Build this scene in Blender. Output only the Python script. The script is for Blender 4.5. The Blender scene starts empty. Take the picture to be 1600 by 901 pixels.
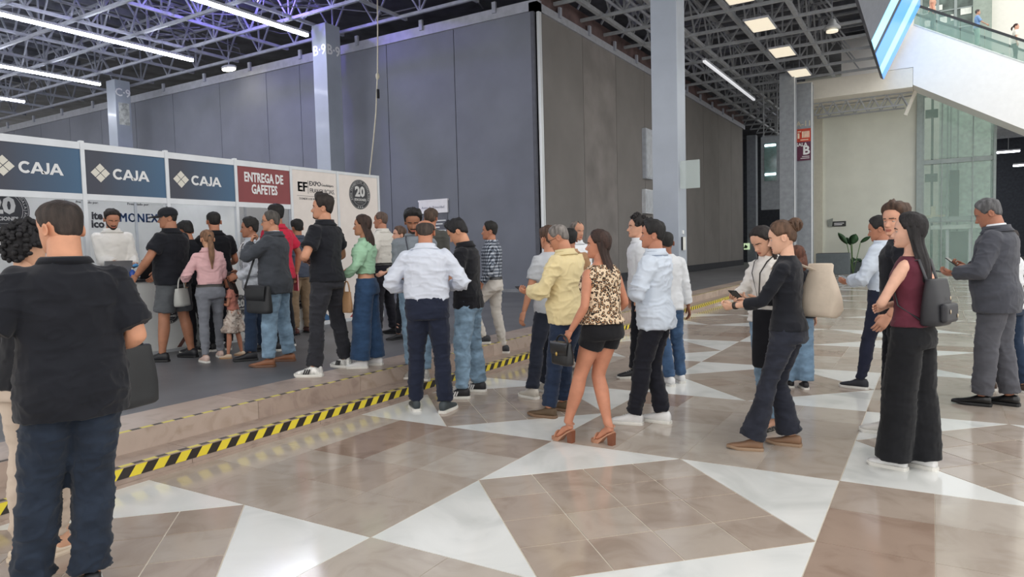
import bpy, bmesh, math, random
import numpy as np
from mathutils import Vector, Matrix
random.seed(7); np.random.seed(7)
SC = bpy.context.scene
# ---------------------------------------------------------------- camera (photo taken as 1600 x 901)
YAW, PITCH, ROLL, FPX, CAMH = 0.5473162, 0.0566756, -0.0255404, 1081.08, 1.5
_c = bpy.data.cameras.new('camera'); _c.sensor_width = 36; _c.lens = FPX / 1600 * 36; _c.clip_end = 300
CAM = bpy.data.objects.new('camera', _c); SC.collection.objects.link(CAM); SC.camera = CAM
CAM.matrix_world = Matrix.Translation((0, 0, CAMH)) @ Matrix.Rotation(YAW, 4, 'Z') @ Matrix.Rotation(math.pi / 2 - PITCH, 4, 'X') @ Matrix.Rotation(ROLL, 4, 'Z')
# ---------------------------------------------------------------- daylight of the glazed atrium, exposure
W = bpy.data.worlds.new('world'); SC.world = W; W.use_nodes = True
W.node_tree.nodes['Background'].inputs[0].default_value = (1, .985, .96, 1); W.node_tree.nodes['Background'].inputs[1].default_value = 1.1
SC.view_settings.view_transform = 'Standard'; SC.view_settings.look = 'None'; SC.view_settings.gamma = 1; SC.view_settings.use_curve_mapping = False
SC.view_settings.exposure = 0.65
def ray(x, y):
    a, b = x - 800, y - 450.5; u = a * math.cos(ROLL) + b * math.sin(ROLL); v = -a * math.sin(ROLL) + b * math.cos(ROLL)
    xc, yc = u / FPX, -v / FPX; Y = yc * math.sin(PITCH) + math.cos(PITCH); Z = yc * math.cos(PITCH) - math.sin(PITCH)
    return np.array([xc * math.cos(YAW) - Y * math.sin(YAW), xc * math.sin(YAW) + Y * math.cos(YAW), Z])
def atz(x, y, z=0): r = ray(x, y); return r * ((z - CAMH) / r[2]) + np.array([0, 0, CAMH])
def atX(x, y, X): r = ray(x, y); return r * (X / r[0]) + np.array([0, 0, CAMH])
def atY(x, y, Y): r = ray(x, y); return r * (Y / r[1]) + np.array([0, 0, CAMH])
# ---------------------------------------------------------------- helpers
COL = bpy.context.scene.collection
R = math.radians
def npv(*a): return np.array(a, float)
def sstep(a, b, x):
    t = np.clip((np.asarray(x, float) - a) / (b - a), 0, 1); return t * t * (3 - 2 * t)
def unit(v):
    v = np.asarray(v, float); return v / (np.linalg.norm(v) + 1e-12)
def rotz(a): c, s = math.cos(a), math.sin(a); return np.array([[c, -s, 0], [s, c, 0], [0, 0, 1.]])
def rotx(a): c, s = math.cos(a), math.sin(a); return np.array([[1., 0, 0], [0, c, -s], [0, s, c]])
def roty(a): c, s = math.cos(a), math.sin(a); return np.array([[c, 0, s], [0, 1., 0], [-s, 0, c]])
def hash3(i, j, k, seed):
    n = (i * 374761393 + j * 668265263 + k * 2147483647 + seed * 974634777) & 0xffffffff
    n = ((n ^ (n >> 13)) * 1274126177) & 0xffffffff
    n = (n ^ (n >> 16)) & 0xffff
    return n / 32767.5 - 1
def noise3(p, seed=0):
    p = np.asarray(p, float); f = np.floor(p).astype(np.int64); t = p - f; t = t * t * (3 - 2 * t); o = 0
    for dx in (0, 1):
        for dy in (0, 1):
            for dz in (0, 1):
                w = (t[:, 0] if dx else 1 - t[:, 0]) * (t[:, 1] if dy else 1 - t[:, 1]) * (t[:, 2] if dz else 1 - t[:, 2])
                o = o + w * hash3(f[:, 0] + dx, f[:, 1] + dy, f[:, 2] + dz, seed)
    return o

class MB:
    """collects polygons, then becomes ONE mesh object"""
    def __init__(s): s.v = []; s.f = []; s.m = []; s.n = 0
    def add(s, verts, faces, mat=0):
        o = s.n; verts = np.asarray(verts, float).reshape(-1, 3); s.v.append(verts); s.n += len(verts)
        s.f += [tuple(i + o for i in f) for f in faces]
        s.m += [mat] * len(faces) if isinstance(mat, int) else list(mat)
        return s
    def box(s, lo, hi, mat=0):
        (a, b, c), (d, e, f) = lo, hi
        return s.add([(a, b, c), (d, b, c), (d, e, c), (a, e, c), (a, b, f), (d, b, f), (d, e, f), (a, e, f)],
                     [(0, 3, 2, 1), (4, 5, 6, 7), (0, 1, 5, 4), (1, 2, 6, 5), (2, 3, 7, 6), (3, 0, 4, 7)], mat)
    def bar(s, p, q, w, h=None, up=(0, 0, 1), mat=0):
        p, q = npv(*p), npv(*q); h = h or w; d = unit(q - p); u = npv(*up)
        if abs(d @ u) > .98: u = npv(1, 0, 0)
        x = unit(np.cross(d, u)); z = np.cross(x, d); c = []
        for e in (p, q):
            for sx, sz in ((-1, -1), (1, -1), (1, 1), (-1, 1)): c.append(e + x * sx * w / 2 + z * sz * h / 2)
        return s.add(c, [(0, 1, 2, 3), (7, 6, 5, 4), (0, 4, 5, 1), (1, 5, 6, 2), (2, 6, 7, 3), (3, 7, 4, 0)], mat)
    def prism(s, poly, d, mat=0):
        poly = np.asarray(poly, float); n = len(poly); d = npv(*d)
        return s.add(np.r_[poly, poly + d], [tuple(range(n))[::-1], tuple(range(n, 2 * n))] + [(i, (i + 1) % n, n + (i + 1) % n, n + i) for i in range(n)], mat)
    def loft(s, rings, cap=True, mat=0, closed=True):
        k = len(rings[0]); V = np.concatenate(rings); F = []
        for r in range(len(rings) - 1):
            a, b = r * k, (r + 1) * k
            for i in range(k if closed else k - 1):
                j = (i + 1) % k; F.append((a + i, a + j, b + j, b + i))
        if cap and closed:
            F.append(tuple(range(k))[::-1]); F.append(tuple(range((len(rings) - 1) * k, len(rings) * k)))
        return s.add(V, F, mat)
    def tube(s, pts, rad, n=10, ref=(1, 0, 0), mat=0, cap=True):
        pts = np.asarray(pts, float); rings = []; x = npv(*ref)
        ang = np.arange(n) * 2 * np.pi / n
        for i, p in enumerate(pts):
            d = unit(pts[min(i + 1, len(pts) - 1)] - pts[max(i - 1, 0)])
            x = x - d * (x @ d)
            if np.linalg.norm(x) < 1e-4: x = np.cross(d, npv(.3, .5, .8))
            x = unit(x); y = np.cross(d, x); r = rad[i] if hasattr(rad, '__len__') else rad
            ra, rb = r if hasattr(r, '__len__') else (r, r)
            rings.append(p + np.outer(np.cos(ang) * ra, x) + np.outer(np.sin(ang) * rb, y))
        return s.loft(rings, cap, mat)
    def ellipsoid(s, c, r, rot=None, nu=14, nv=9, mat=0):
        rings = []
        for i in range(nv + 1):
            t = math.pi * min(max(i / nv, .02), .98); a = np.arange(nu) * 2 * np.pi / nu
            q = np.c_[np.cos(a) * math.sin(t) * r[0], np.sin(a) * math.sin(t) * r[1], np.full(nu, -math.cos(t) * r[2])]
            rings.append((q @ rot.T if rot is not None else q) + npv(*c))
        return s.loft(rings, True, mat)
    def disc(s, c, r, n=32, axis='z', h=.01, mat=0):
        a = np.arange(n) * 2 * np.pi / n; q = np.zeros((n, 3)); ix = {'x': (1, 2), 'y': (0, 2), 'z': (0, 1)}[axis]
        q[:, ix[0]] = np.cos(a) * r; q[:, ix[1]] = np.sin(a) * r; d = [0, 0, 0]; d['xyz'.index(axis)] = h
        return s.prism(q + npv(*c), d, mat)
    def mesh(s, name, mats, smooth=False):
        me = bpy.data.meshes.new(name); V = np.concatenate(s.v) if s.v else np.zeros((0, 3))
        me.from_pydata(V.tolist(), [], s.f)
        for m in mats: me.materials.append(m)
        if len(mats) > 1: me.polygons.foreach_set('material_index', s.m)
        if smooth: me.polygons.foreach_set('use_smooth', [True] * len(me.polygons))
        me.update(); return me
    def build(s, name, mats, parent=None, smooth=False, fix=True):
        if not isinstance(mats, (list, tuple)): mats = [mats]
        me = s.mesh(name, mats, smooth)
        if fix:
            bm = bmesh.new(); bm.from_mesh(me); bmesh.ops.recalc_face_normals(bm, faces=bm.faces); bm.to_mesh(me); bm.free()
        return link(name, me, parent)

def link(name, data, parent=None):
    o = bpy.data.objects.new(name, data); COL.objects.link(o)
    if parent is not None: o.parent = parent
    return o
def tag(o, label=None, cat=None, group=None, kind=None):
    if label: o['label'] = label
    if cat: o['category'] = cat
    if group: o['group'] = group
    if kind: o['kind'] = kind
    return o
def empty(name, loc=(0, 0, 0), rz=0):
    o = link(name, None); o.location = loc; o.rotation_euler = (0, 0, rz); o.empty_display_size = .2; return o
def boxo(name, lo, hi, mat, parent=None):
    return MB().box(lo, hi).build(name, mat, parent, fix=False)
def bevel(o, w=.005, seg=2):
    m = o.modifiers.new('bevel', 'BEVEL'); m.width = w; m.segments = seg; m.limit_method = 'ANGLE'; return o

# ---------------------------------------------------------------- materials
def srgb(c):
    if isinstance(c, str): c = tuple(int(c[i:i + 2], 16) for i in (0, 2, 4))
    c = [x / 255 for x in c]; return tuple(x / 12.92 if x <= .04045 else ((x + .055) / 1.055) ** 2.4 for x in c) + (1,)
_mats = {}
def new_mat(name):
    m = bpy.data.materials.new(name); m.use_nodes = True; nt = m.node_tree; b = nt.nodes['Principled BSDF']
    return m, nt, b
def N(nt, t, **kw):
    n = nt.nodes.new(t)
    for k, v in kw.items():
        if k.startswith('i_'): n.inputs[k[2:].replace('_', ' ')].default_value = v
        else: setattr(n, k, v)
    return n
def ramp(nt, fac, stops):
    r = N(nt, 'ShaderNodeValToRGB'); e = r.color_ramp.elements
    while len(e) < len(stops): e.new(.5)
    for x, (p, c) in zip(e, stops): x.position = p; x.color = c
    nt.links.new(fac, r.inputs[0]); return r
def mat(name, col, rough=.6, metal=0, var=.06, scale=6, bump=0, bscale=60, spec=.5, coat=0, stretch=None, emit=None, estr=0, alpha=1, trans=0, sheen=0):
    if name in _mats: return _mats[name]
    m, nt, b = new_mat(name); c = srgb(col)
    b.inputs['Roughness'].default_value = rough; b.inputs['Metallic'].default_value = metal
    b.inputs['Specular IOR Level'].default_value = spec
    if coat: b.inputs['Coat Weight'].default_value = coat; b.inputs['Coat Roughness'].default_value = .08
    if sheen: b.inputs['Sheen Weight'].default_value = sheen
    if trans: b.inputs['Transmission Weight'].default_value = trans
    if alpha < 1: b.inputs['Alpha'].default_value = alpha
    tc = N(nt, 'ShaderNodeTexCoord'); src = tc.outputs['Object']
    if stretch:
        mp = N(nt, 'ShaderNodeMapping'); mp.inputs['Scale'].default_value = stretch; nt.links.new(src, mp.inputs[0]); src = mp.outputs[0]
    if var:
        nz = N(nt, 'ShaderNodeTexNoise'); nz.inputs['Scale'].default_value = scale; nz.inputs['Detail'].default_value = 4
        nt.links.new(src, nz.inputs['Vector'])
        d = tuple(x * (1 - var * 2) for x in c[:3]) + (1,); l = tuple(min(1, x * (1 + var * 2) + .002) for x in c[:3]) + (1,)
        r = ramp(nt, nz.outputs[0], [(.3, d), (.7, l)]); nt.links.new(r.outputs[0], b.inputs['Base Color'])
    else: b.inputs['Base Color'].default_value = c
    if bump:
        n2 = N(nt, 'ShaderNodeTexNoise'); n2.inputs['Scale'].default_value = bscale; n2.inputs['Detail'].default_value = 3
        nt.links.new(src, n2.inputs['Vector'])
        bp = N(nt, 'ShaderNodeBump'); bp.inputs['Strength'].default_value = bump; bp.inputs['Distance'].default_value = .01
        nt.links.new(n2.outputs[0], bp.inputs['Height']); nt.links.new(bp.outputs[0], b.inputs['Normal'])
    if emit:
        b.inputs['Emission Color'].default_value = srgb(emit); b.inputs['Emission Strength'].default_value = estr
    _mats[name] = m; return m
def cloth(name, col, rough=.85, var=None):
    c = srgb(col); m = mat('cloth_' + name, col, rough, var=(.018 if sum(c[:3]) > .9 else .06) if var is None else var, scale=9, bump=.45, bscale=15, spec=.2, sheen=.12, stretch=(1, 1, 1.6))
    for n in m.node_tree.nodes:
        if n.type == 'BUMP':
            t = n.inputs['Height'].links[0].from_node; t.noise_type = 'RIDGED_MULTIFRACTAL'; t.inputs['Scale'].default_value = 6.5; t.inputs['Detail'].default_value = 2; t.inputs['Distortion'].default_value = .6; n.inputs['Strength'].default_value = .45; n.inputs['Distance'].default_value = .02; n.invert = True
    return m
def skin(col='c99478'): return mat('skin_' + col, col, .5, var=.05, scale=14, spec=.35)
def hairm(col='1d1917', rough=.42): return mat('hair_' + col, col, rough, var=.25, scale=40, bump=.5, bscale=130, spec=.45, stretch=(1, 1, .25))
def glass(name, col='cfe6e0', alpha=.35, rough=.05):
    return mat('glass_' + name, col, rough, var=0, alpha=alpha, spec=.8)
def stripe_mat(name, c1, c2, period, axis, duty=.5, rough=.5):
    """stripes along a direction given in object space"""
    if name in _mats: return _mats[name]
    m, nt, b = new_mat(name); tc = N(nt, 'ShaderNodeTexCoord')
    d = N(nt, 'ShaderNodeVectorMath', operation='DOT_PRODUCT'); d.inputs[1].default_value = axis
    nt.links.new(tc.outputs['Object'], d.inputs[0])
    a = N(nt, 'ShaderNodeMath', operation='DIVIDE'); a.inputs[1].default_value = period; nt.links.new(d.outputs['Value'], a.inputs[0])
    fr = N(nt, 'ShaderNodeMath', operation='FRACT'); nt.links.new(a.outputs[0], fr.inputs[0])
    r = ramp(nt, fr.outputs[0], [(0, srgb(c1)), (duty, srgb(c2))]); r.color_ramp.interpolation = 'CONSTANT'
    nt.links.new(r.outputs[0], b.inputs['Base Color']); b.inputs['Roughness'].default_value = rough
    _mats[name] = m; return m

# ---------------------------------------------------------------- lettering (flat print made of thin mesh)
_texts = []
def text(s, size, mat_, parent, M, name='lettering', bold=.0, align='CENTER', ext=.002, width=None, space=1.):
    """M: 4x4 matrix; text lies in local xy plane, reading along x"""
    cu = bpy.data.curves.new('t', 'FONT'); cu.body = s; cu.size = size; cu.align_x = align; cu.align_y = 'CENTER'
    cu.extrude = ext; cu.offset = bold; cu.resolution_u = 2; cu.space_line = .9; cu.space_character = space
    o = bpy.data.objects.new('t', cu); COL.objects.link(o); _texts.append((o, mat_, parent, M, name, width)); return o
def flush_texts():
    dg = bpy.context.evaluated_depsgraph_get()
    for o, m, p, M, name, width in _texts:
        me = bpy.data.meshes.new_from_object(o.evaluated_get(dg)); me.name = name; me.materials.clear(); me.materials.append(m)
        if width:
            v = np.empty(len(me.vertices) * 3); me.vertices.foreach_get('co', v); v = v.reshape(-1, 3)
            k = width / (v[:, 0].max() - v[:, 0].min()); v[:, 0] *= k; me.vertices.foreach_set('co', v.ravel())
        n = link(name, me, p); n.matrix_basis = M
        bpy.data.objects.remove(o)
    _texts.clear()
def face_px(x, y, z):   # text plane facing +X, reading along +Y
    return Matrix(((0, 0, 1, x), (1, 0, 0, y), (0, 1, 0, z), (0, 0, 0, 1)))
def face_my(x, y, z):   # text plane facing -Y, reading along +X
    return Matrix(((1, 0, 0, x), (0, 0, -1, y), (0, 1, 0, z), (0, 0, 0, 1)))
# ---------------------------------------------------------------- people
_jobs = []
def surf(name, mb, mats, parent, voxel=.01, smooth=6, wr=None, joins=None, adapt=0.0):
    """one continuous surface: the solids in mb fused, smoothed, creased by wr(points)->offset along the normal"""
    me = mb.mesh('tmp', []); o = bpy.data.objects.new('tmp', me); COL.objects.link(o)
    r = o.modifiers.new('r', 'REMESH'); r.mode = 'VOXEL'; r.voxel_size = voxel; r.adaptivity = adapt
    if smooth:
        sm = o.modifiers.new('s', 'SMOOTH'); sm.iterations = smooth; sm.factor = .5
    h = link(name, bpy.data.meshes.new(name), parent)
    _jobs.append((o, h, mats if isinstance(mats, (list, tuple)) else [mats], wr, joins)); return h
def flush_jobs():
    bpy.context.view_layer.update(); dg = bpy.context.evaluated_depsgraph_get()
    for o, h, mats, wr, joins in _jobs:
        me = bpy.data.meshes.new_from_object(o.evaluated_get(dg)); n = len(me.vertices)
        if wr is not None and n:
            v = np.empty(n * 3); me.vertices.foreach_get('co', v); v = v.reshape(-1, 3)
            nn = np.empty(n * 3); me.vertices.foreach_get('normal', nn); nn = nn.reshape(-1, 3)
            v = v + nn * wr(v)[:, None]; me.vertices.foreach_set('co', v.ravel())
        if joins is not None:
            me2 = joins.mesh('j', mats); bm = bmesh.new(); bm.from_mesh(me); bm.from_mesh(me2); bm.to_mesh(me); bm.free(); bpy.data.meshes.remove(me2)
        for m in mats:
            if joins is None or len(me.materials) < len(mats): me.materials.append(m)
        me.polygons.foreach_set('use_smooth', [True] * len(me.polygons)); me.update()
        old = h.data; h.data = me; me.name = h.name; bpy.data.meshes.remove(old)
        tm = o.data; bpy.data.objects.remove(o); bpy.data.meshes.remove(tm)
    _jobs.clear()

MALE = npv((.80, .150, .095, .105), (.86, .166, .105, .122), (.93, .168, .105, .122), (1.00, .160, .105, .106), (1.08, .152, .105, .096), (1.16, .154, .108, .1),
           (1.25, .166, .115, .108), (1.33, .178, .118, .110), (1.385, .180, .106, .105), (1.425, .150, .088, .095), (1.455, .108, .070, .080), (1.485, .074, .058, .066), (1.52, .060, .054, .056), (1.58, .056, .05, .054))
FEM = npv((.80, .152, .092, .110), (.86, .176, .1, .128), (.93, .172, .098, .122), (1.00, .150, .09, .098), (1.08, .128, .085, .084), (1.16, .128, .09, .084),
          (1.24, .140, .112, .09), (1.30, .150, .128, .094), (1.36, .150, .105, .094), (1.41, .138, .08, .087), (1.445, .1, .062, .073), (1.48, .066, .05, .056), (1.52, .049, .045, .047), (1.58, .047, .043, .046))
ARM_T, ARM_R = [0, .3, .7, 1, 1.25, 1.6, 2], npv(.056, .052, .043, .041, .043, .035, .027)
LEG_T, LEG_R = [0, .25, .5, .8, 1, 1.3, 1.5, 1.85, 2], npv(.088, .086, .077, .061, .056, .059, .054, .038, .037)

HEAD = npv((0, .30, -.03, .11), (.03, .355, -.06, .17), (.08, .385, -.12, .215), (.14, .38, -.19, .245), (.2, .378, -.26, .262), (.28, .376, -.32, .28), (.36, .372, -.37, .296), (.44, .366, -.40, .310),
           (.5, .36, -.42, .32), (.57, .378, -.435, .33), (.66, .378, -.44, .335), (.75, .352, -.42, .328), (.83, .3, -.375, .3), (.9, .22, -.30, .245), (.95, .14, -.21, .175), (.985, .06, -.12, .095), (1., .0, -.06, .012))
def head_pts(rows=52, cols=60, k=.45):
    t = np.arange(cols) * 2 * np.pi / cols; a = t - k * np.sin(t)
    z = np.linspace(0, 1, rows); z = z + .02 * np.sin(2 * np.pi * z)
    yf, yb, w = (np.interp(z, HEAD[:, 0], HEAD[:, i]) for i in (1, 2, 3))
    ker = np.ones(3) / 3
    for q in (yf, yb, w):
        q[1:-1] = np.convolve(q, ker, 'same')[1:-1]
    A, Z = np.meshgrid(a, z); s, c = np.sin(A), np.cos(A)
    p = .88; X = w[:, None] * np.sign(s) * np.abs(s) ** p; ym = -.04
    Y = ym + np.where(c > 0, (yf - ym)[:, None], (ym - yb)[:, None]) * np.sign(c) * np.abs(c) ** p
    fr = (c > 0); ax = np.abs(X)
    # nose, brow, eye sockets, lips, chin, cheeks
    nz = np.interp(Z, [.27, .30, .335, .37, .45, .52, .56], [0, .06, .118, .105, .05, .016, 0]); nw = np.interp(Z, [.28, .34, .42, .54], [.066, .052, .04, .036])
    Y = Y + fr * nz * np.exp(-(ax / nw) ** 2)
    g = lambda x0, z0, sx, sz: np.exp(-((ax - x0) / sx) ** 2 - ((Z - z0) / sz) ** 2)
    Y = Y - fr * .045 * g(.14, .495, .07, .045) + fr * .014 * g(.12, .57, .12, .03) + fr * .022 * g(0, .215, .085, .022) + fr * .024 * g(0, .165, .075, .022) - fr * .014 * g(0, .19, .11, .010)
    Y = Y + fr * .02 * g(0, .07, .08, .05) + fr * .012 * g(.17, .36, .07, .07) - fr * .012 * g(0, .12, .09, .02)
    return A, np.stack([X, Y, Z], -1)
def grid_faces(rows, cols):
    return [(r * cols + i, r * cols + (i + 1) % cols, (r + 1) * cols + (i + 1) % cols, (r + 1) * cols + i) for r in range(rows - 1) for i in range(cols)]
HL = {'short': ([0, 35, 62, 74, 86, 108, 122, 180], [.84, .82, .70, .46, .46, .54, .30, .20]),
      'receding': ([0, 20, 40, 62, 74, 86, 108, 122, 180], [.86, .93, .95, .74, .5, .5, .54, .30, .18]),
      'bald': ([0, 35, 60, 74, 86, 108, 122, 180], [.99, .97, .72, .5, .5, .54, .30, .16]),
      'tight': ([0, 35, 62, 78, 92, 112, 128, 180], [.85, .82, .68, .50, .52, .52, .30, .22]),
      'fringe': ([0, 35, 62, 74, 86, 108, 122, 180], [.74, .74, .62, .46, .46, .50, .26, .14])}

def ik(S, T, l1, l2, pole):
    d = T - S; L = np.linalg.norm(d); mx = (l1 + l2) * .999
    if L > mx: d = d * mx / L; T = S + d; L = mx
    L = max(L, abs(l1 - l2) + .02); u = d / max(np.linalg.norm(d), 1e-6); a = (l1 * l1 - l2 * l2 + L * L) / (2 * L); h = math.sqrt(max(l1 * l1 - a * a, 0))
    p = npv(*pole); p = p - u * (p @ u); p = unit(p)
    return S + u * a + p * h, T
def path2(a, b, c, ts):
    out = []
    for t in ts:
        if t <= 1: p = a + (b - a) * t
        else: p = b + (c - b) * (t - 1)
        if abs(t - 1) < .18:      # round the joint
            w = (1 - abs(t - 1) / .18) * .22; m = (a + (b - a) * .82 + b + (c - b) * .18) / 2; p = p * (1 - w) + m * w
        out.append(p)
    return np.array(out)
def wrinkle(amp, f=9, seed=1, vert=1.0, base=.0, zones=()):
    """cloth creases: sharp warped ridges, stronger near the joints"""
    def fn(v):
        wv = np.c_[noise3(v * f * .6, seed + 5), noise3(v * f * .6 + 11, seed + 6), noise3(v * f * .6 + 23, seed + 7)] * .55
        q = v * npv(f * .8, f * .8, f * vert) + wv; n1 = noise3(q, seed); n2 = noise3(q * 1.9 + 7, seed + 1); n3 = noise3(v * f * .45 + 3, seed + 2)
        d = ((1 - np.abs(n1)) ** 4 * 1.5 + (1 - np.abs(n2)) ** 5 * .8 - .75 + .7 * n3) * amp
        k = np.ones(len(v)) * (.75 if zones else 1.)
        for c, r, g in zones: k = k + g * np.exp(-(np.linalg.norm(v - c, axis=1) / r) ** 2)
        return d * k + base
    return fn

SHOE = {'sneaker': [(-.078, .020, .075), (-.062, .034, .1), (-.02, .038, .108), (.03, .041, .1), (.08, .047, .072), (.13, .048, .056), (.17, .040, .047), (.196, .022, .036)],
        'dress': [(-.072, .019, .07), (-.058, .032, .088), (-.02, .035, .092), (.03, .038, .085), (.08, .044, .062), (.13, .043, .048), (.18, .032, .04), (.212, .015, .03)],
        'flat': [(-.07, .018, .05), (-.055, .031, .06), (-.02, .034, .045), (.03, .036, .038), (.08, .042, .042), (.12, .042, .04), (.16, .03, .034), (.19, .012, .024)]}
def shoe(p, A, yaw, s, spec, pitch=0):
    """A: ankle point on the ground (x,y,0); builds shoe > sole"""
    kind = spec.get('kind', 'sneaker'); st = spec.get('sole', .026); sec = SHOE[kind if kind in SHOE else 'sneaker']
    up, so = MB(), MB(); M = rotz(yaw); ang = np.linspace(0, 2 * np.pi, 14, endpoint=False); ru, rs = [], []
    for y, w, h in sec:
        h = h + (st - .02); zc = (h + st * .6) / 2; hz = (h - st * .6) / 2
        q = np.c_[np.sign(np.cos(ang)) * np.abs(np.cos(ang)) ** .8 * w, np.full(14, y), zc + np.sign(np.sin(ang)) * np.abs(np.sin(ang)) ** .8 * hz]
        ru.append((q * s) @ M.T + A)
        w2 = w + .005; y2 = y + (.006 if y > .15 else -.005 if y < -.05 else 0); lift = .012 if y > .17 else 0
        q = npv((-w2, y2, lift), (w2, y2, lift), (w2 + .002, y2, st * .5 + lift), (w2 - .001, y2, st + lift * .6), (-w2 + .001, y2, st + lift * .6), (-w2 - .002, y2, st * .5 + lift))
        rs.append((q * s) @ M.T + A)
    up.loft(ru); so.loft(rs)
    o = up.build('shoe', spec['mat'], p, smooth=True); so.build('sole', spec.get('smat', spec['mat']), o, smooth=False)
    if kind == 'sneaker':
        l = MB()
        for y in (.035, .055, .075, .095):
            h = np.interp(y, [q[0] for q in sec], [q[2] for q in sec]) + st - .02
            q = npv((-.022, y, h - .004), (0, y, h + .004), (.022, y, h - .004)) * s
            l.tube(q @ M.T + A, .0035 * s, 5)
        l.build('laces', spec.get('lmat', spec.get('smat', spec['mat'])), o)
        if spec.get('stripes'):
            l = MB()
            for sx in (-1, 1):
                for y in (.03, .052, .074):
                    q = npv((sx * (.046), y + .02, .03), (sx * .044, y, .075)) * s @ M.T + A; l.bar(q[0], q[1], .011 * s, .012 * s)
            l.build('side_stripes', spec['stripes'], o)
    return o

def hand(mb, W, d, palm, side, s, curl=.5, spread=.12, mat_=0, thumb=.6):
    """palm and five fingers; d along the hand, palm = palm normal, side=+1 thumb toward t"""
    d = unit(d); n = npv(*palm); n = unit(n - d * (n @ d)); t = np.cross(n, d) * side
    P = lambda a, b, c: W + (d * a + t * b + n * c) * s
    ang = np.linspace(0, 2 * np.pi, 10, endpoint=False); rings = []
    for a, w, h, off in [(-.02, .024, .019, 0), (.01, .03, .017, 0), (.04, .038, .016, .002), (.07, .041, .0145, .002), (.092, .039, .011, 0)]:
        rings.append(np.array([P(a, math.cos(x) * w + off, math.sin(x) * h) for x in ang]))
    mb.loft(rings, True, mat_)
    for b, L, r in ((.029, .070, .0085), (.0105, .079, .009), (-.009, .074, .0086), (-.0275, .058, .0075)):
        p = npv(.078, b, 0); th = 0.; pts = [P(*p)]; sp = b * spread * 8; cu = curl * (1 + (.03 - b) * 3)
        for k, (q, bend) in enumerate(((.18, .2), (.45, .8), (.30, 1.0), (.25, .7))):
            th += bend * cu; p = p + npv(math.cos(th) * L * q, math.sin(sp) * L * q * .5, math.sin(th) * L * q); pts.append(P(*p))
        mb.tube(pts, [r * s, r * s * 1.02, r * s, r * s * .9, r * s * .6], 7, t, mat_)
    th = thumb; p0 = npv(.012, .022, .004)
    mb.tube([P(*p0), P(.035, .046, .010), P(.062, .056 - .02 * curl, .016 + .012 * curl), P(.082, .056 - .03 * curl, .02 + .016 * curl)], [.0135 * s, .0125 * s, .0105 * s, .006 * s], 8, n, mat_)

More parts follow.
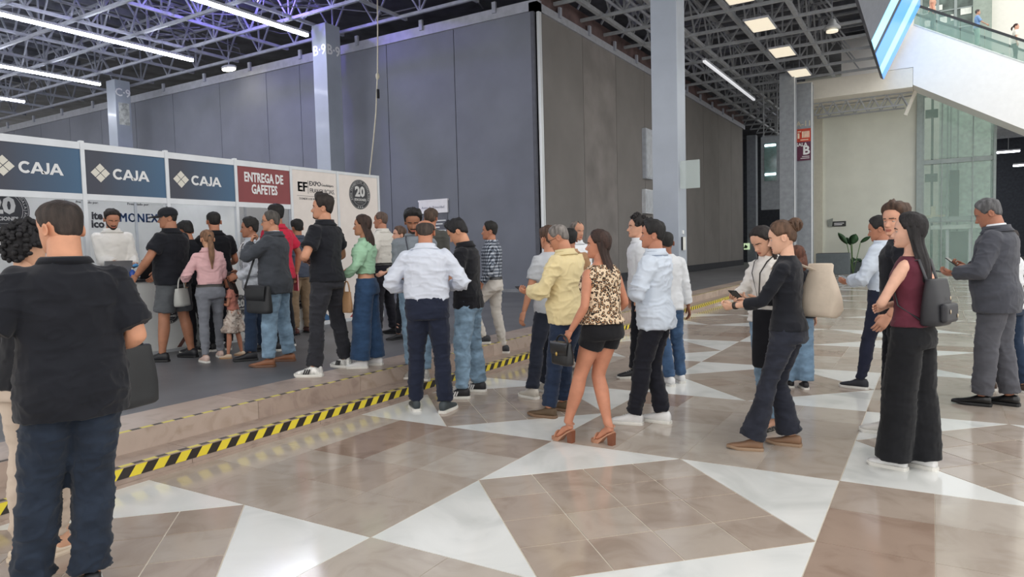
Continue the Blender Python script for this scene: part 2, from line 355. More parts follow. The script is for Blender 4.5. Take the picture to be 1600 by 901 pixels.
def person(label, at, z=0, H=1.72, face=0, sex='m', girth=1., belly=0, feet=None, lean=0, side=0, hunch=0, twist=0, head=(0, 0, 0), armL=None, armR=None,
           sk='c99478', hair=None, top=None, bottom=None, shoes=None, group=None, hs=1., eyes='2a1a12', voxel=.013, glasses=None, beard=None, pelvis=(0, 0), lips='a8604f', extra=None, brow=True, neckl=0, cat='person', cap=None):
    d = npv(at[0], at[1]); psi = math.atan2(-d[0], d[1]) + R(face); s = H / 1.75
    root = empty('person', (at[0], at[1], z), psi); tag(root, label, cat, group)
    T = (MALE if sex == 'm' else FEM).copy(); g = girth
    body_k = np.interp(T[:, 0], [1.40, 1.47], [g, 1 + (g - 1) * .4]); T[:, 1] *= body_k; T[:, 2] *= body_k; T[:, 3] *= body_k
    T[:, 2] += belly * np.exp(-((T[:, 0] - 1.08) / .13) ** 2); T[:, 1] += belly * .45 * np.exp(-((T[:, 0] - 1.06) / .13) ** 2)
    shx = (.166 if sex == 'm' else .142) * (1 + (g - 1) * .5); armk = (1. if sex == 'm' else .8) * (1 + (g - 1) * .7); legk = (1. if sex == 'm' else .98) * (1 + (g - 1) * .6)
    feet = feet or [(-.10, 0, 8), (.10, 0, -8)]; heel = (shoes or {}).get('heel', 0); ank = .085 + heel
    # ---- legs
    hips = [npv(-.085 + pelvis[0], pelvis[1], 0), npv(.085 + pelvis[0], pelvis[1], 0)]; LL = (.43, .425); pz = 9
    for h, f in zip(hips, feet): pz = min(pz, math.sqrt((sum(LL) * .9985) ** 2 - (h[0] - f[0]) ** 2 - (h[1] - f[1]) ** 2) + ank + (f[3] if len(f) > 3 else 0))
    dz = pz - .91; legs = []
    for h, f in zip(hips, feet):
        hp = h + npv(0, -.005, pz); ft = npv(f[0], f[1], ank + (f[3] if len(f) > 3 else 0)); yw = R(f[2]); fw = npv(-math.sin(yw), math.cos(yw), 0)
        kn, an = ik(hp, ft, *LL, fw + npv(0, .25, 0)); legs.append((hp, kn, an, yw))
    # ---- spine
    zs = np.arange(.78, 1.62, .01); al = R(lean) * sstep(.95, 1.3, zs) + R(hunch) * sstep(1.25, 1.5, zs); be = R(side) * sstep(.95, 1.3, zs); tw = R(twist) * sstep(.95, 1.35, zs)
    cy = np.cumsum(np.sin(al) * .01); cx = np.cumsum(np.sin(be) * .01); cz = np.cumsum(np.cos(al) * np.cos(be) * .01)
    i0 = 15; cy -= cy[i0]; cx -= cx[i0]; cz += .93 - cz[i0]
    sp = lambda q: npv(np.interp(q, zs, cx) + pelvis[0], np.interp(q, zs, cy) + pelvis[1], np.interp(q, zs, cz) + dz)
    def frame(q):
        a, b, t = np.interp(q, zs, al), np.interp(q, zs, be), np.interp(q, zs, tw); return rotx(-a) @ roty(b) @ rotz(t)
    ang = np.linspace(0, 2 * np.pi, 28, endpoint=False)
    def ring(q, off=0, mina=0, minb=0, e=.86, scale=1):
        a, bf, bb = (np.interp(q, T[:, 0], T[:, i]) for i in (1, 2, 3)); a = max(a, mina) + off; bf = max(bf, minb) + off; bb = max(bb, minb * .95) + off
        c, sn = np.cos(ang), np.sin(ang); y = np.where(sn > 0, bf, bb) * np.sign(sn) * np.abs(sn) ** e; x = a * np.sign(c) * np.abs(c) ** e
        return sp(q) + (np.c_[x, y, np.zeros(28)] * scale) @ frame(q).T
    sh = [sp(1.388) + frame(1.39) @ npv(sx * shx, -.005, 0) for sx in (-1, 1)]
    # ---- arms
    arms = []
    for k, (S, A) in enumerate(zip(sh, (armL, armR))):
        sx = -1 if k == 0 else 1; A = A or {}
        if 'up' in A:                                   # direct: elbow and hand points
            po = npv(pelvis[0], pelvis[1], dz * .6); E = npv(*A['up']) + po; Wt = npv(*A['hand']) + po; E = S + unit(E - S) * .285; Wt = E + unit(Wt - E) * .25
        else:
            E, Wt = ik(S, npv(*A.get('hand', (sx * .25, .05, .80))) + npv(pelvis[0] * .5, pelvis[1] * .5, dz * .5), .285, .25, A.get('pole', (sx * .35, -1, -.3)))
        arms.append((S, E, Wt, A))
    # ---- head frame
    hh = .232 * hs; pv = sp(1.555) + frame(1.5) @ npv(0, .012 + neckl, 0); Rh = rotz(R(head[0])) @ rotx(-R(head[1])) @ roty(R(head[2]))
    toH = lambda q: ((np.asarray(q) - npv(0, -.05, .17)) * hh) @ Rh.T + pv
    # ---- the skin: one continuous body
    mb = MB(); zz = [.84, .88, .93, 1.0, 1.08, 1.16, 1.25, 1.33, 1.385, 1.425, 1.455, 1.485]
    mb.loft([ring(q, -.004) * s for q in zz])
    nr = np.interp(1.52, T[:, 0], T[:, 1]) * (1 + (g - 1) * .5)
    nb = sp(1.43); nt_ = toH((0, -.08, .36)); npts = [nb, nb * .5 + sp(1.50) * .5, sp(1.53) * .6 + (nb * .3 + nt_ * .7) * .4, nt_]
    mb.tube(np.array(npts) * s, [nr * 1.25 * s, nr * 1.08 * s, nr * s, nr * .98 * s], 18)
    for S, E, Wt, A in arms:
        ts = [0, .15, .3, .5, .7, .85, .93, 1, 1.07, 1.15, 1.25, 1.4, 1.6, 1.8, 2.0]; mb.tube(path2(S, E, Wt, ts) * s, np.interp(ts, ARM_T, ARM_R) * armk * s * np.interp(ts, [0, .15], [.8, 1]), 14); mb.ellipsoid((S - npv(0, 0, .006)) * s, (ARM_R[0] * armk * .97 * s,) * 3); mb.tube(np.array([sp(1.42), S]) * s, [.05 * s, .05 * armk * s], 12)
    for hp, kn, an, yw in legs:
        ts = [0, .12, .25, .5, .7, .85, .93, 1, 1.07, 1.15, 1.3, 1.5, 1.7, 1.85, 2.0]; lr = np.interp(ts, LEG_T, LEG_R) * legk
        pp = path2(hp, kn, an, ts); pp[:, 1] -= np.interp(ts, [0, .9, 1.3, 1.8], [.0, 0, .012, 0]); mb.tube(pp * s, lr * s, 16)
        if heel or (shoes or {}).get('bare'):           # the foot itself shows
            fw = npv(-math.sin(yw), math.cos(yw), 0); g0 = npv(an[0], an[1], 0); toe = .03 if heel else .018
            mb.tube(np.array([an + npv(0, 0, .02), an + npv(0, 0, -.035) - fw * .025, an * .5 + g0 * .5 + fw * .045 + npv(0, 0, toe * .5 - .0), g0 + fw * .1 + npv(0, 0, toe + .012), g0 + fw * .155 + npv(0, 0, toe + .004)]) * s, [.036 * s, .034 * s, .034 * s, (.042 * s, .02 * s), (.030 * s, .012 * s)], 12)
    hm = MB(); Ang, hp_ = head_pts(); rows, cols = hp_.shape[:2]; F = grid_faces(rows, cols) + [tuple(range(cols))[::-1], tuple((rows - 1) * cols + i for i in range(cols))]
    if sex == 'f': hp_[..., 0] *= np.interp(hp_[..., 2], [0, .3, .6], [.86, .94, .98])
    ctr = np.array([hp_.reshape(-1, 3)[list(f)].mean(0) for f in F[:-2]]); ca = np.abs(((np.array([Ang.ravel()[f[0]] for f in F[:-2]]) + np.pi) % (2 * np.pi)) - np.pi) * 180 / np.pi
    mi = np.zeros(len(F), int); x_, z_ = np.abs(ctr[:, 0]), ctr[:, 2]; front = ca < 75
    mi[:-2][front & (x_ < .115 - .9 * np.abs(z_ - .19)) & (z_ > .145) & (z_ < .235)] = 1
    if brow: mi[:-2][front & (np.abs(z_ - .575 + .25 * (x_ - .13) ** 2 * 4) < .017) & (x_ > .055) & (x_ < .235)] = 2
    if beard:
        bz = np.interp(ca, [0, 30, 62, 70, 88], [.155, .19, .3, .42, .46]); m = (z_ < bz) & (ca < 88); mst = front & (z_ > .235) & (z_ < .285) & (x_ < .13)
        if beard[0] == 'full': mi[:-2][(m | mst) & (mi[:-2] == 0)] = 3
        elif beard[0] == 'goatee': mi[:-2][(((z_ < .155) & (x_ < .12) & front) | mst) & (mi[:-2] == 0)] = 3
        else: mi[:-2][mst & (mi[:-2] == 0)] = 3
    hm.add(toH(hp_.reshape(-1, 3)) * s, F, mi.tolist())
    for sx in ((-1, 1) if not (hair and hair[0] in ('long', 'curly')) else ()):                                  # ears
        er = []
        for a, w, dpt in ((0, .05, .0), (.35, .10, .03), (.7, .135, .075), (1., .14, .105), (1.1, .105, .11), (1.02, .05, .075)):
            t = np.linspace(0, 2 * np.pi, 14, endpoint=False); q = np.c_[np.full(14, sx * (.285 + dpt)), -.045 - dpt * .7 + np.cos(t) * w * .54, .425 + np.sin(t) * w * np.where(np.sin(t) > 0, .95, .8)]; er.append(toH(q) * s)
        hm.loft(er)
    for k, (S, E, Wt, A) in enumerate(arms):
        sx = -1 if k == 0 else 1; dd = unit(Wt - E); pal = A.get('palm', (-sx, .1, -.1)); hd = unit(dd + npv(*A.get('bend', (0, 0, 0))))
        n_ = npv(*pal); n_ = unit(n_ - hd * (n_ @ hd)); sd = 1 if np.cross(n_, hd) @ npv(0, 0, 0) >= 0 else 1
        sd = 1 if k == 0 else -1
        hand(hm, Wt * s, hd, n_, sd, s * (1. if sex == 'm' else .9) * A.get('size', 1), A.get('curl', .45))
    bmat = hairm(beard[1], .7) if beard else skin(sk)
    surf('body', mb, [skin(sk), mat('lip_' + lips, lips, .45, var=.03), hairm(hair[1] if hair else '1d1917', .7), bmat], root, voxel * s * 1.3, 4, joins=hm)
    # ---- eyes
    for sx in (-1, 1):
        em = MB(); em.ellipsoid(toH((sx * .135, .262, .495)) * s, (.0145 * hs * s,) * 3, nu=12, nv=8)
        e = em.build('eye', mat('eyeball', 'b9aea6', .3, var=0), root, True)
        im = MB(); c = toH((sx * .135, .262, .495)); dv = Rh @ npv(0, 1, -.05); im.ellipsoid((c + dv * .0098 * hs) * s, (.0055 * s * hs,) * 3, nu=10, nv=6); im.build('iris', mat('iris_' + eyes, eyes, .2, var=0), e, True)
        lid = MB(); rr = []
        for ph in np.linspace(.0 if head[1] < 18 else -.3, 1.5, 6):
            t = np.linspace(-1.35, 1.35, 9); q = np.c_[np.sin(t) * math.cos(ph), np.cos(t) * math.cos(ph), np.full(9, math.sin(ph)) * 1.0] * .0685 + npv(sx * .135, .262, .496); rr.append(toH(q) * s)
        lid.loft(rr, cap=False, closed=False); lid.build('eyelid', skin(sk), e, True)
    # ---- hair
    if hair: make_hair(root, hair, toH, hh, s, Ang, hp_, head, pv)
    # ---- clothes
    P = dict(ring=ring, arms=arms, legs=legs, sp=sp, frame=frame, s=s, T=T, root=root, armk=armk, legk=legk, voxel=voxel, toH=toH, dz=dz, shx=shx, pv=pv, nr=nr, sex=sex, sh=sh, psi=psi, at=at, z=z, hh=hh, Rh=Rh, g=g, ank=ank)
    if bottom: make_bottom(P, **bottom)
    if top:
        for t in (top if isinstance(top, list) else [top]): make_top(P, **t)
    if shoes and shoes.get('kind') != 'none':
        for hp, kn, an, yw in legs:
            if heel: heels(P, an, yw, shoes)
            else: shoe(root, npv(an[0], an[1], an[2] - ank) * s, yw, s * shoes.get('size', 1. if sex == 'm' else .92), shoes)
    if cap: make_cap(root, cap, toH, s)
    if glasses:
        gm = MB()
        for sx in (-1, 1):
            t = np.linspace(0, 2 * np.pi, 13); q = np.c_[sx * .14 + np.cos(t) * .085, np.full(13, .375), .475 + np.sin(t) * .062]; gm.tube(toH(q) * s, .0018 * s, 5)
            gm.tube(toH(npv((sx * .22, .37, .50), (sx * .31, .25, .50), (sx * .33, -.06, .49), (sx * .325, -.11, .45))) * s, .0017 * s, 5)
        gm.tube(toH(npv((-.055, .385, .49), (0, .40, .50), (.055, .385, .49))) * s, .0018 * s, 5); gm.build('glasses', mat('glasses_frame', glasses, .3), root, True)
    P['W'] = lambda q: Matrix.Translation((at[0], at[1], z)) @ Matrix.Rotation(psi, 4, 'Z') @ Vector(tuple(npv(*q) * s))
    return P

def make_hair(root, hair, toH, hh, s, Ang, hp_, head, pv):
    style, col = hair[0], hair[1]; o = hair[2] if len(hair) > 2 else {}
    hl = HL[o.get('line', {'buzz': 'short', 'long': 'tight', 'pony': 'tight', 'bun': 'tight', 'curly': 'fringe'}.get(style, style if style in HL else 'short'))]
    rows, cols = Ang.shape; ad = np.abs(((Ang + np.pi) % (2 * np.pi)) - np.pi) * 180 / np.pi; Z = hp_[..., 2]; lim = np.interp(ad, *hl)
    m = sstep(0, .09, Z - lim)
    if style == 'bald': m = m * (1 - sstep(.70, .80, Z))
    tside, ttop = o.get('t', {'buzz': (.004, .011), 'short': (.011, .024), 'receding': (.009, .013), 'bald': (.011, .011), 'long': (.016, .02), 'pony': (.009, .012), 'bun': (.012, .018), 'curly': (.02, .035), 'quiff': (.012, .034)}.get(style, (.011, .022)))
    t = tside + (ttop - tside) * sstep(.55, .85, Z)
    if style == 'quiff': t = t + .016 * np.exp(-(ad / 45) ** 2) * sstep(.72, .86, Z)
    nrm = hp_ - npv(0, -.05, .5); nrm = nrm / np.linalg.norm(nrm, axis=-1, keepdims=True); fl = hp_.reshape(-1, 3)
    nf = {'curly': 9, 'short': 7}.get(style, 6); nz = noise3(fl * npv(nf * 2.2, nf, nf * .8) + 3, 5).reshape(rows, cols); n2 = noise3(fl * nf * 3, 9).reshape(rows, cols)
    t = t * (1 + nz * o.get('rough', .25) + n2 * .15) / hh
    off = m * t - (1 - m) * .02 - .004
    q = hp_ + nrm * off[..., None]; F = [f for f in grid_faces(rows, cols) if max(m.ravel()[list(f)]) > .02]
    mb = MB(); topf = tuple((rows - 1) * cols + i for i in range(cols)); mb.add(toH(q.reshape(-1, 3)) * s, F + ([topf] if style != 'bald' else [])); hm = hairm(col, o.get('gl', .5)); h = mb.build('hair', hm, root, True)
    if style == 'long':
        L = o.get('L', .35); sx = o.get('shift', 0.); wd = o.get('w', .105); rings = []; op = R(o.get('open', 62)); yaw = R(head[0]); M = rotz(yaw); bk = o.get('back', .06)
        for i in range(22):
            u = i / 21; zl = .17 - u * (L + .17)                # metres relative to the head pivot
            d0 = sstep(.0, .35, u); w = (.088 * hh / .232) * (1 - d0) + wd * d0; w *= 1 - .35 * sstep(.8, 1, u) - .5 * (1 - sstep(0, .12, u)); dep = .10 * (1 - d0) + .062 * d0; dep *= 1 - .45 * sstep(.8, 1, u) - .5 * (1 - sstep(0, .12, u)); yc = -.01 - bk * sstep(.2, .7, u) + .085 * math.sin(R(max(head[1], 0))) * (1 - .6 * u)
            aa = np.linspace(op + .35 * d0, 2 * np.pi - op - .35 * d0, 26); wob = 1 + .05 * np.sin(aa * 13 + u * 4) + .03 * np.sin(aa * 29 + 2 * u); wave = o.get('wave', 0) * math.sin(u * 14)
            O = np.c_[np.sin(aa) * w * wob + sx * sstep(.3, 1, u) + wave, yc + np.cos(aa) * dep * wob, np.full(26, zl)]; I = np.c_[np.sin(aa) * (w - .026) + sx * sstep(.3, 1, u) + wave, yc + np.cos(aa) * (dep - .026), np.full(26, zl)][::-1]
            rings.append((np.r_[O, I] @ M.T + pv) * s)
        MB().loft(rings).build('hair_length', hm, h, True)
    if style == 'pony':
        c = o.get('at', (0, -.44, .62)); L = o.get('L', .38); p0 = toH(c); bk = Rdir(head) @ npv(0, -1, 0); pts, rad = [], []
        for u in np.linspace(0, 1, 14):
            pts.append(p0 + bk * (.005 + .055 * math.sin(min(u * 3, 1.57))) * (1 if u < .6 else 1 - .3 * (u - .6)) + npv(o.get('shift', 0) * u, 0, -L * u)); rad.append((.012 + .022 * math.sin(min(1, u * 3) * 1.57)) * (1 - .75 * sstep(.55, 1, u)) * o.get('k', 1))
        MB().tube(np.array(pts) * s, np.array(rad) * s, 14).build('ponytail', hm, h, True)
        MB().tube(np.array([pts[0] - bk * .01, pts[0] + bk * .012]) * s, .017 * s, 12).build('hair_tie', mat('hair_tie', '1c1a1c'), h, True)
    if style == 'bun':
        b = MB(); c = toH(o.get('at', (0, -.50, .78))); rng = np.random.RandomState(4)
        b.ellipsoid(c * s, (.046 * s, .042 * s, .046 * s))
        for i in range(10):
            v = unit(rng.normal(size=3)); a1 = unit(np.cross(v, rng.normal(size=3))); tt = np.linspace(0, 4.2, 10); b.tube((c + (np.outer(np.cos(tt), v) + np.outer(np.sin(tt), a1)) * .046) * s, .0105 * s, 6)
        b.build('hair_bun', hm, h, True)
    if style == 'curly':
        b = MB(); rng = np.random.RandomState(o.get('seed', 2)); sel = np.argwhere((m > .5)); 
        for i in range(o.get('n', 90)):
            r, c = sel[rng.randint(len(sel))]; p = q[r, c] + nrm[r, c] * .03; b.ellipsoid(toH(p) * s, tuple(.014 * s * (.8 + .5 * rng.rand(3))), nu=7, nv=5)
        b.build('curls', hm, h, True)
def make_cap(root, m, toH, s):
    c = MB(); t = np.linspace(0, 2 * np.pi, 28, endpoint=False); rings = []
    for z, k in ((.60, 1.0), (.70, 1.03), (.80, 1.0), (.90, .88), (.98, .66), (1.035, .38), (1.05, .08)):
        rings.append(toH(np.c_[np.sin(t) * .375 * k, -.035 + np.cos(t) * .455 * k, np.full(28, z)]) * s)
    c.loft(rings); o = c.build('cap', m, root, True); b = MB(); rr = []
    for u in np.linspace(0, 1, 6):
        a = np.linspace(-1.15, 1.15, 13); q = np.c_[np.sin(a) * (.37 - .03 * u), -.03 + np.cos(a) * .44 + u * .46 * np.cos(a * 1.2).clip(.05), .625 - .05 * np.abs(np.sin(a)) ** 2 - .05 * u]; rr.append(np.r_[toH(q), toH(q + npv(0, 0, .045))[::-1]] * s)
    b.loft(rr); b.build('brim', m, o, True); MB().ellipsoid(toH((0, -.035, 1.055)) * s, (.008 * s,) * 3, nu=8, nv=5).build('button', m, o, True)
def Rdir(head): return rotz(R(head[0])) @ rotx(-R(head[1]))

def make_bottom(P, m, fit='straight', hem=1.96, waist=1.03, off=.012, amp=.006, name='trousers', belt=None, kneez=1.0, seed=3, rise=0):
    s = P['s']; mb = MB(); mb.loft([P['ring'](q, off + (.004 if q < .95 else 0)) * s for q in (.83, .86, .90, .94, .98, 1.0, waist)])
    tab = {'slim': [.1, .094, .084, .068, .064, .066, .061, .047, .046], 'straight': [.102, .098, .09, .077, .073, .073, .071, .066, .066], 'relaxed': [.104, .102, .097, .087, .083, .082, .08, .075, .075], 'wide': [.106, .109, .111, .112, .112, .112, .113, .115, .117],
           'flare': [.102, .096, .086, .073, .07, .076, .083, .097, .102], 'shorts': [.106, .108, .108, .106, .104, .1, .1, .1, .1], 'tights': [.104, .102, .097, .08, .07, .07, .07, .06, .06], 'skirt': [.12, .135, .15, .17, .19, .19, .19, .19, .19]}[fit]
    zn = []
    for hp, kn, an, yw in P['legs']:
        ts = [t for t in (0, .1, .2, .3, .45, .6, .75, .87, .94, 1, 1.06, 1.14, 1.25, 1.4, 1.55, 1.7, 1.85, 1.93) if t < hem - .03] + [hem]
        pp = path2(hp, kn, an, ts); pp[:, 1] -= np.interp(ts, [0, .9, 1.3, 1.8, 2], [.004, 0, .012, .004, 0]); k = P['legk']
        if fit in ('wide', 'flare'): pp[:, 1] += np.interp(ts, [0, 1, 2], [0, 0, .02])
        mb.tube(pp * s, np.interp(ts, LEG_T, tab) * (k if fit != 'wide' else 1) * s, 18); zn += [(kn * s, .12 * s, .6 * kneez), (an * s + npv(0, 0, .07), .13 * s, .3 if fit in ('wide', 'flare') else 1.0), (hp * s + npv(0, .05, -.02), .13 * s, .5)]
    o = surf(name, mb, m, P['root'], P['voxel'] * s * 1.12, 4, wrinkle(amp, 10 / s, seed + int(abs(P['at'][0]) * 37), 1.7, 0, zn))
    if belt:
        b = MB(); r0, r1 = P['ring'](waist - .045, off + .007), P['ring'](waist - .01, off + .007); r2, r3 = P['ring'](waist - .01, off - .01), P['ring'](waist - .045, off - .01)
        b.loft([r0 * s, r1 * s, r2 * s, r3 * s, r0 * s], cap=False); b.build('belt', mat('belt_' + belt, belt, .4), P['root'], True)
        f = P['frame'](1.0); c = P['sp'](waist - .028) + f @ npv(0, np.interp(waist, P['T'][:, 0], P['T'][:, 2]) + off + .008, 0); bk = MB(); bk.ellipsoid(c * s, (.02 * s, .004 * s, .015 * s)); bk.build('buckle', mat('buckle', 'b8b4a8', .3, 1), P['root'], True)
    return o

def make_top(P, m, hem=.88, sleeve=.62, off=.016, loose=0, soff=.018, amp=.006, collar=None, cm=None, name='shirt', neck=1.492, seed=2, tuck=False, cuff=None, flare=0, puff=0, armhole=.0, sl=None, extra=None):
    s = P['s']; T = P['T']; mb = MB(); ch = np.interp(1.30, T[:, 0], T[:, 1]); cb = np.interp(1.30, T[:, 0], T[:, 2]); rr = []
    for q in [hem, hem + .02] + [x for x in (.9, .95, 1.0, 1.05, 1.1, 1.16, 1.22, 1.28, 1.34, 1.385, 1.42, 1.445, 1.465, 1.482) if hem + .03 < x < neck - .008] + [neck]:
        k = off * np.interp(q, [1.40, 1.47], [1, .75]); lo = loose * np.interp(q, [1.2, 1.38], [1, 0]); kk = k + flare * np.interp(q, [hem, 1.1], [1, 0])
        if not tuck: kk = kk + np.interp(q, [1.0, 1.08], [.014, 0])
        if tuck: kk = kk + np.interp(q, [hem, 1.03, 1.07, 1.16], [-.016, -.008, .012, .004])
        rr.append(P['ring'](q, kk, mina=ch * lo, minb=cb * .9 * lo) * s)
    mb.loft(rr); zn = []
    for k, (S, E, Wt, A) in enumerate(P['arms']):
        te = sleeve[k] if isinstance(sleeve, tuple) else sleeve
        if te <= 0: continue
        ts = [t for t in (0, .12, .25, .4, .55, .7, .85, .94, 1, 1.06, 1.15, 1.3, 1.5, 1.7, 1.85) if t < te - .03] + [te]; ar = np.interp(ts, ARM_T, ARM_R) * P['armk']
        so = soff if te > 1 else soff * np.interp(ts, [0, te], [.6, 1.2]); pf = puff * np.exp(-((np.array(ts) - .35) / .3) ** 2); w = np.interp(ts, [0, 1, 2], [ .0, .004, .006])
        rad_ = (ar + so + pf + w); mb.tube(path2(S, E, Wt, ts) * s, rad_ * np.interp(ts, [0, .12], [.82, 1]) * s, 16); mb.ellipsoid(S * s, (rad_[0] * s, rad_[0] * s, rad_[0] * s), nu=18, nv=12); sx_ = -1 if k == 0 else 1; mb.tube(np.array([P['sp'](1.41) + P['frame'](1.42) @ npv(sx_ * .02, -.012, 0), P['sp'](1.405) + P['frame'](1.42) @ npv(sx_ * .085, -.01, 0), S]) * s, np.array([.046 + off, .048 + off * .8, rad_[0] * .95]) * s, 16); zn += [(E * s, .1 * s, 1.2), (S * s, .1 * s, .6)]
        if cuff:
            p = path2(S, E, Wt, [te - .10, te - .0]); c = MB(); r = np.interp(te, ARM_T, ARM_R) * P['armk'] + soff + .006; c.tube(np.array([p[0], p[1]]) * s, [r * s, r * s], 16); c.build('cuff', cuff, P['root'], True)
    o = surf(name, mb, m, P['root'], P['voxel'] * s * .95, 4, wrinkle(amp * 1.15, 9 / s, seed + int(abs(P['at'][0]) * 37), 1.5, 0, zn))
    if collar:
        c = MB(); r0 = P['ring'](1.458, off + .012); r1 = P['ring'](1.487, off + .006); r2 = P['ring'](1.512, off + .010) ; r3 = P['ring'](1.512, off + .004); r4 = P['ring'](1.47, off - .006)
        if collar == 'stand': rs = [r1, P['ring'](1.528, off + .004), P['ring'](1.528, off - .002), r4]
        elif collar == 'crew': rs = [P['ring'](1.478, off + .003), P['ring'](1.496, off + .005), P['ring'](1.502, off - .001), r4]
        else: rs = [r0, r1, r2, r3, r4]
        c.loft([r * s for r in rs], cap=False); co = c.build('collar', cm or m, P['root'], True); sd = co.modifiers.new('t', 'SOLIDIFY'); sd.thickness = .003
    return o

def heels(P, an, yaw, sp_):
    s = P['s']; M = rotz(yaw); A = npv(an[0], an[1], 0) * s; h = sp_['heel']; o = MB()
    T_ = lambda q: (npv(*q) * s) @ M.T + A
    pl = [(-.05, .028, .035 + h * .98), (-.01, .03, .03 + h * .8), (.04, .034, .025 + h * .42), (.085, .042, .035), (.13, .042, .035), (.165, .03, .035)]; rings = []
    for y, w, zt in pl:
        zb = zt - .014 if y < .06 else 0
        rings.append(np.array([T_((-w, y, zb)), T_((w, y, zb)), T_((w, y, zt)), T_((-w, y, zt))]))
    o.loft(rings); so = o.build('shoe', sp_['mat'], P['root'])
    k = MB(); k.loft([np.array([T_((-.024, -.055, 0)), T_((.024, -.055, 0)), T_((.024, -.008, 0)), T_((-.024, -.008, 0))]), np.array([T_((-.027, -.06, h + .02)), T_((.027, -.06, h + .02)), T_((.027, .0, h + .02)), T_((-.027, .0, h + .02))])]); k.build('block_heel', sp_['hmat'], so)
    st = MB(); t = np.linspace(0, np.pi, 9)
    st.tube(np.array([T_((-math.cos(a) * .043, .115, .03 + math.sin(a) * .045)) for a in t]), [(.016 * s, .004 * s)] * 9, 8, ref=(0, 0, 1)); t = np.linspace(0, 2 * np.pi, 15)
    st.tube(np.array([T_((math.cos(a) * .037, -.015 + math.sin(a) * .042, .085 + h + .012 * math.sin(a))) for a in t]), [(.008 * s, .003 * s)] * 15, 6); st.build('strap', sp_['mat'], so, True)
# ---------------------------------------------------------------- the place
S_ = 2.04; DX, DY = -2.53, 4.69; PZ = .28                      # floor pattern module, one corner of it, platform height
def tile_mat(name, col, vein, scale, rough=.12):
    m, nt, b = new_mat(name); tc = N(nt, 'ShaderNodeTexCoord'); oi = N(nt, 'ShaderNodeNewGeometry')
    n1 = N(nt, 'ShaderNodeTexNoise'); n1.inputs['Scale'].default_value = scale; n1.inputs['Detail'].default_value = 8; n1.inputs['Distortion'].default_value = 1.2
    nt.links.new(oi.outputs['Position'], n1.inputs['Vector'])
    r = ramp(nt, n1.outputs[0], [(.32, srgb(vein)), (.5, srgb(col)), (.75, tuple(min(1, x * 1.08) for x in srgb(col)[:3]) + (1,))]); nt.links.new(r.outputs[0], b.inputs['Base Color'])
    b.inputs['Roughness'].default_value = rough; b.inputs['Specular IOR Level'].default_value = .5; return m
BROWN = [tile_mat('tile_brown_%d' % i, c, v, 3.5) for i, (c, v) in enumerate([('b5a99d', 'aa9d90'), ('ae9f92', 'a09083'), ('beb4a9', 'b2a79b'), ('a48f80', '957f70')])]
WHITE = [tile_mat('tile_white', 'e6e7e4', 'd2d4d1', 1.6)]
GROUT = mat('grout', 'd8cfc0', .6, var=.04)
floor = boxo('floor', (-4.57, -6, -.2), (16, 44, -.003), GROUT); tag(floor, kind='structure')
TH = .03; gp = .0042
def tri_prism(p): return [(x, y, -TH) for x, y in p], (0, 0, TH)
def inset(poly, d):
    P = np.array(poly, float); c = P.mean(0); out = []
    for i in range(len(P)):
        a, b, e = P[i - 1], P[i], P[(i + 1) % len(P)]; u, v = unit(b - a), unit(e - b); n1, n2 = npv(-u[1], u[0]), npv(-v[1], v[0])
        if n1 @ (c - b) < 0: n1, n2 = -n1, -n2
        out.append(b + (n1 + n2) * d / max(.3, 1 + n1 @ n2))
    return np.array(out)
near, far = [], []; rng = random.Random(3)
for i in range(-1, 9):
    for j in range(-5, 19):
        x0, y0 = DX + i * S_, DY + j * S_; L = []
        if (i + j) % 2:
            h = S_ / 2; mids = [(x0 + h, y0), (x0 + S_, y0 + h), (x0 + h, y0 + S_), (x0, y0 + h)]; cor = [(x0 + S_, y0), (x0 + S_, y0 + S_), (x0, y0 + S_), (x0, y0)]
            for k in range(4): L.append(([mids[k], cor[k], mids[(k + 1) % 4]], 'w'))
            o, ux, uy = npv(*mids[3]), npv(h / 4, -h / 4), npv(h / 4, h / 4)
            for a in range(4):
                for b in range(4):
                    p = o + ux * a + uy * b; L.append(([tuple(p), tuple(p + ux), tuple(p + ux + uy), tuple(p + uy)], 'b'))
        else:
            q = S_ / 4
            for a in range(4):
                for b in range(4):
                    px, py = x0 + a * q, y0 + b * q; L.append(([(px, py), (px + q, py), (px + q, py + q), (px, py + q)], 'b2'))
        for poly, k in L:
            c = np.mean(poly, 0); dp = -c[0] * math.sin(YAW) + c[1] * math.cos(YAW); lat = c[0] * math.cos(YAW) + c[1] * math.sin(YAW)
            mi = 0 if k == 'w' else (rng.choice([0, 1, 1]) if k == 'b' else rng.choice([0, 0, 0, 2, 2, 1, 1, 3]))
            vis = dp > 2.6 and abs(lat) < dp * .78 + .4
            (near if vis else far).append((dp if vis else 99, poly, k, mi))
near.sort(key=lambda t: t[0]); far += near[285:]; near = near[:285]; cache = {}
for dp, poly, k, mi in near:
    c = np.mean(poly, 0); q = inset(np.array(poly) - c, .0018 if k == 'b2' else gp); key = (k, mi, tuple(np.round(q.ravel(), 3)))
    if key not in cache: cache[key] = MB().prism(np.c_[q, np.full(len(q), -TH)], (0, 0, TH)).mesh('tile', [WHITE[0] if k == 'w' else BROWN[mi]])
    o = link('tile', cache[key], floor); o.location = (c[0], c[1], 0)
mb = MB()
for dp, poly, k, mi in far:
    q = inset(np.array(poly), .0018 if k == 'b2' else gp); mb.prism(np.c_[q, np.full(len(q), -TH)], (0, 0, TH), 4 if k == 'w' else mi)
tag(mb.build('tile_field', BROWN + WHITE, floor, fix=False), kind='stuff')

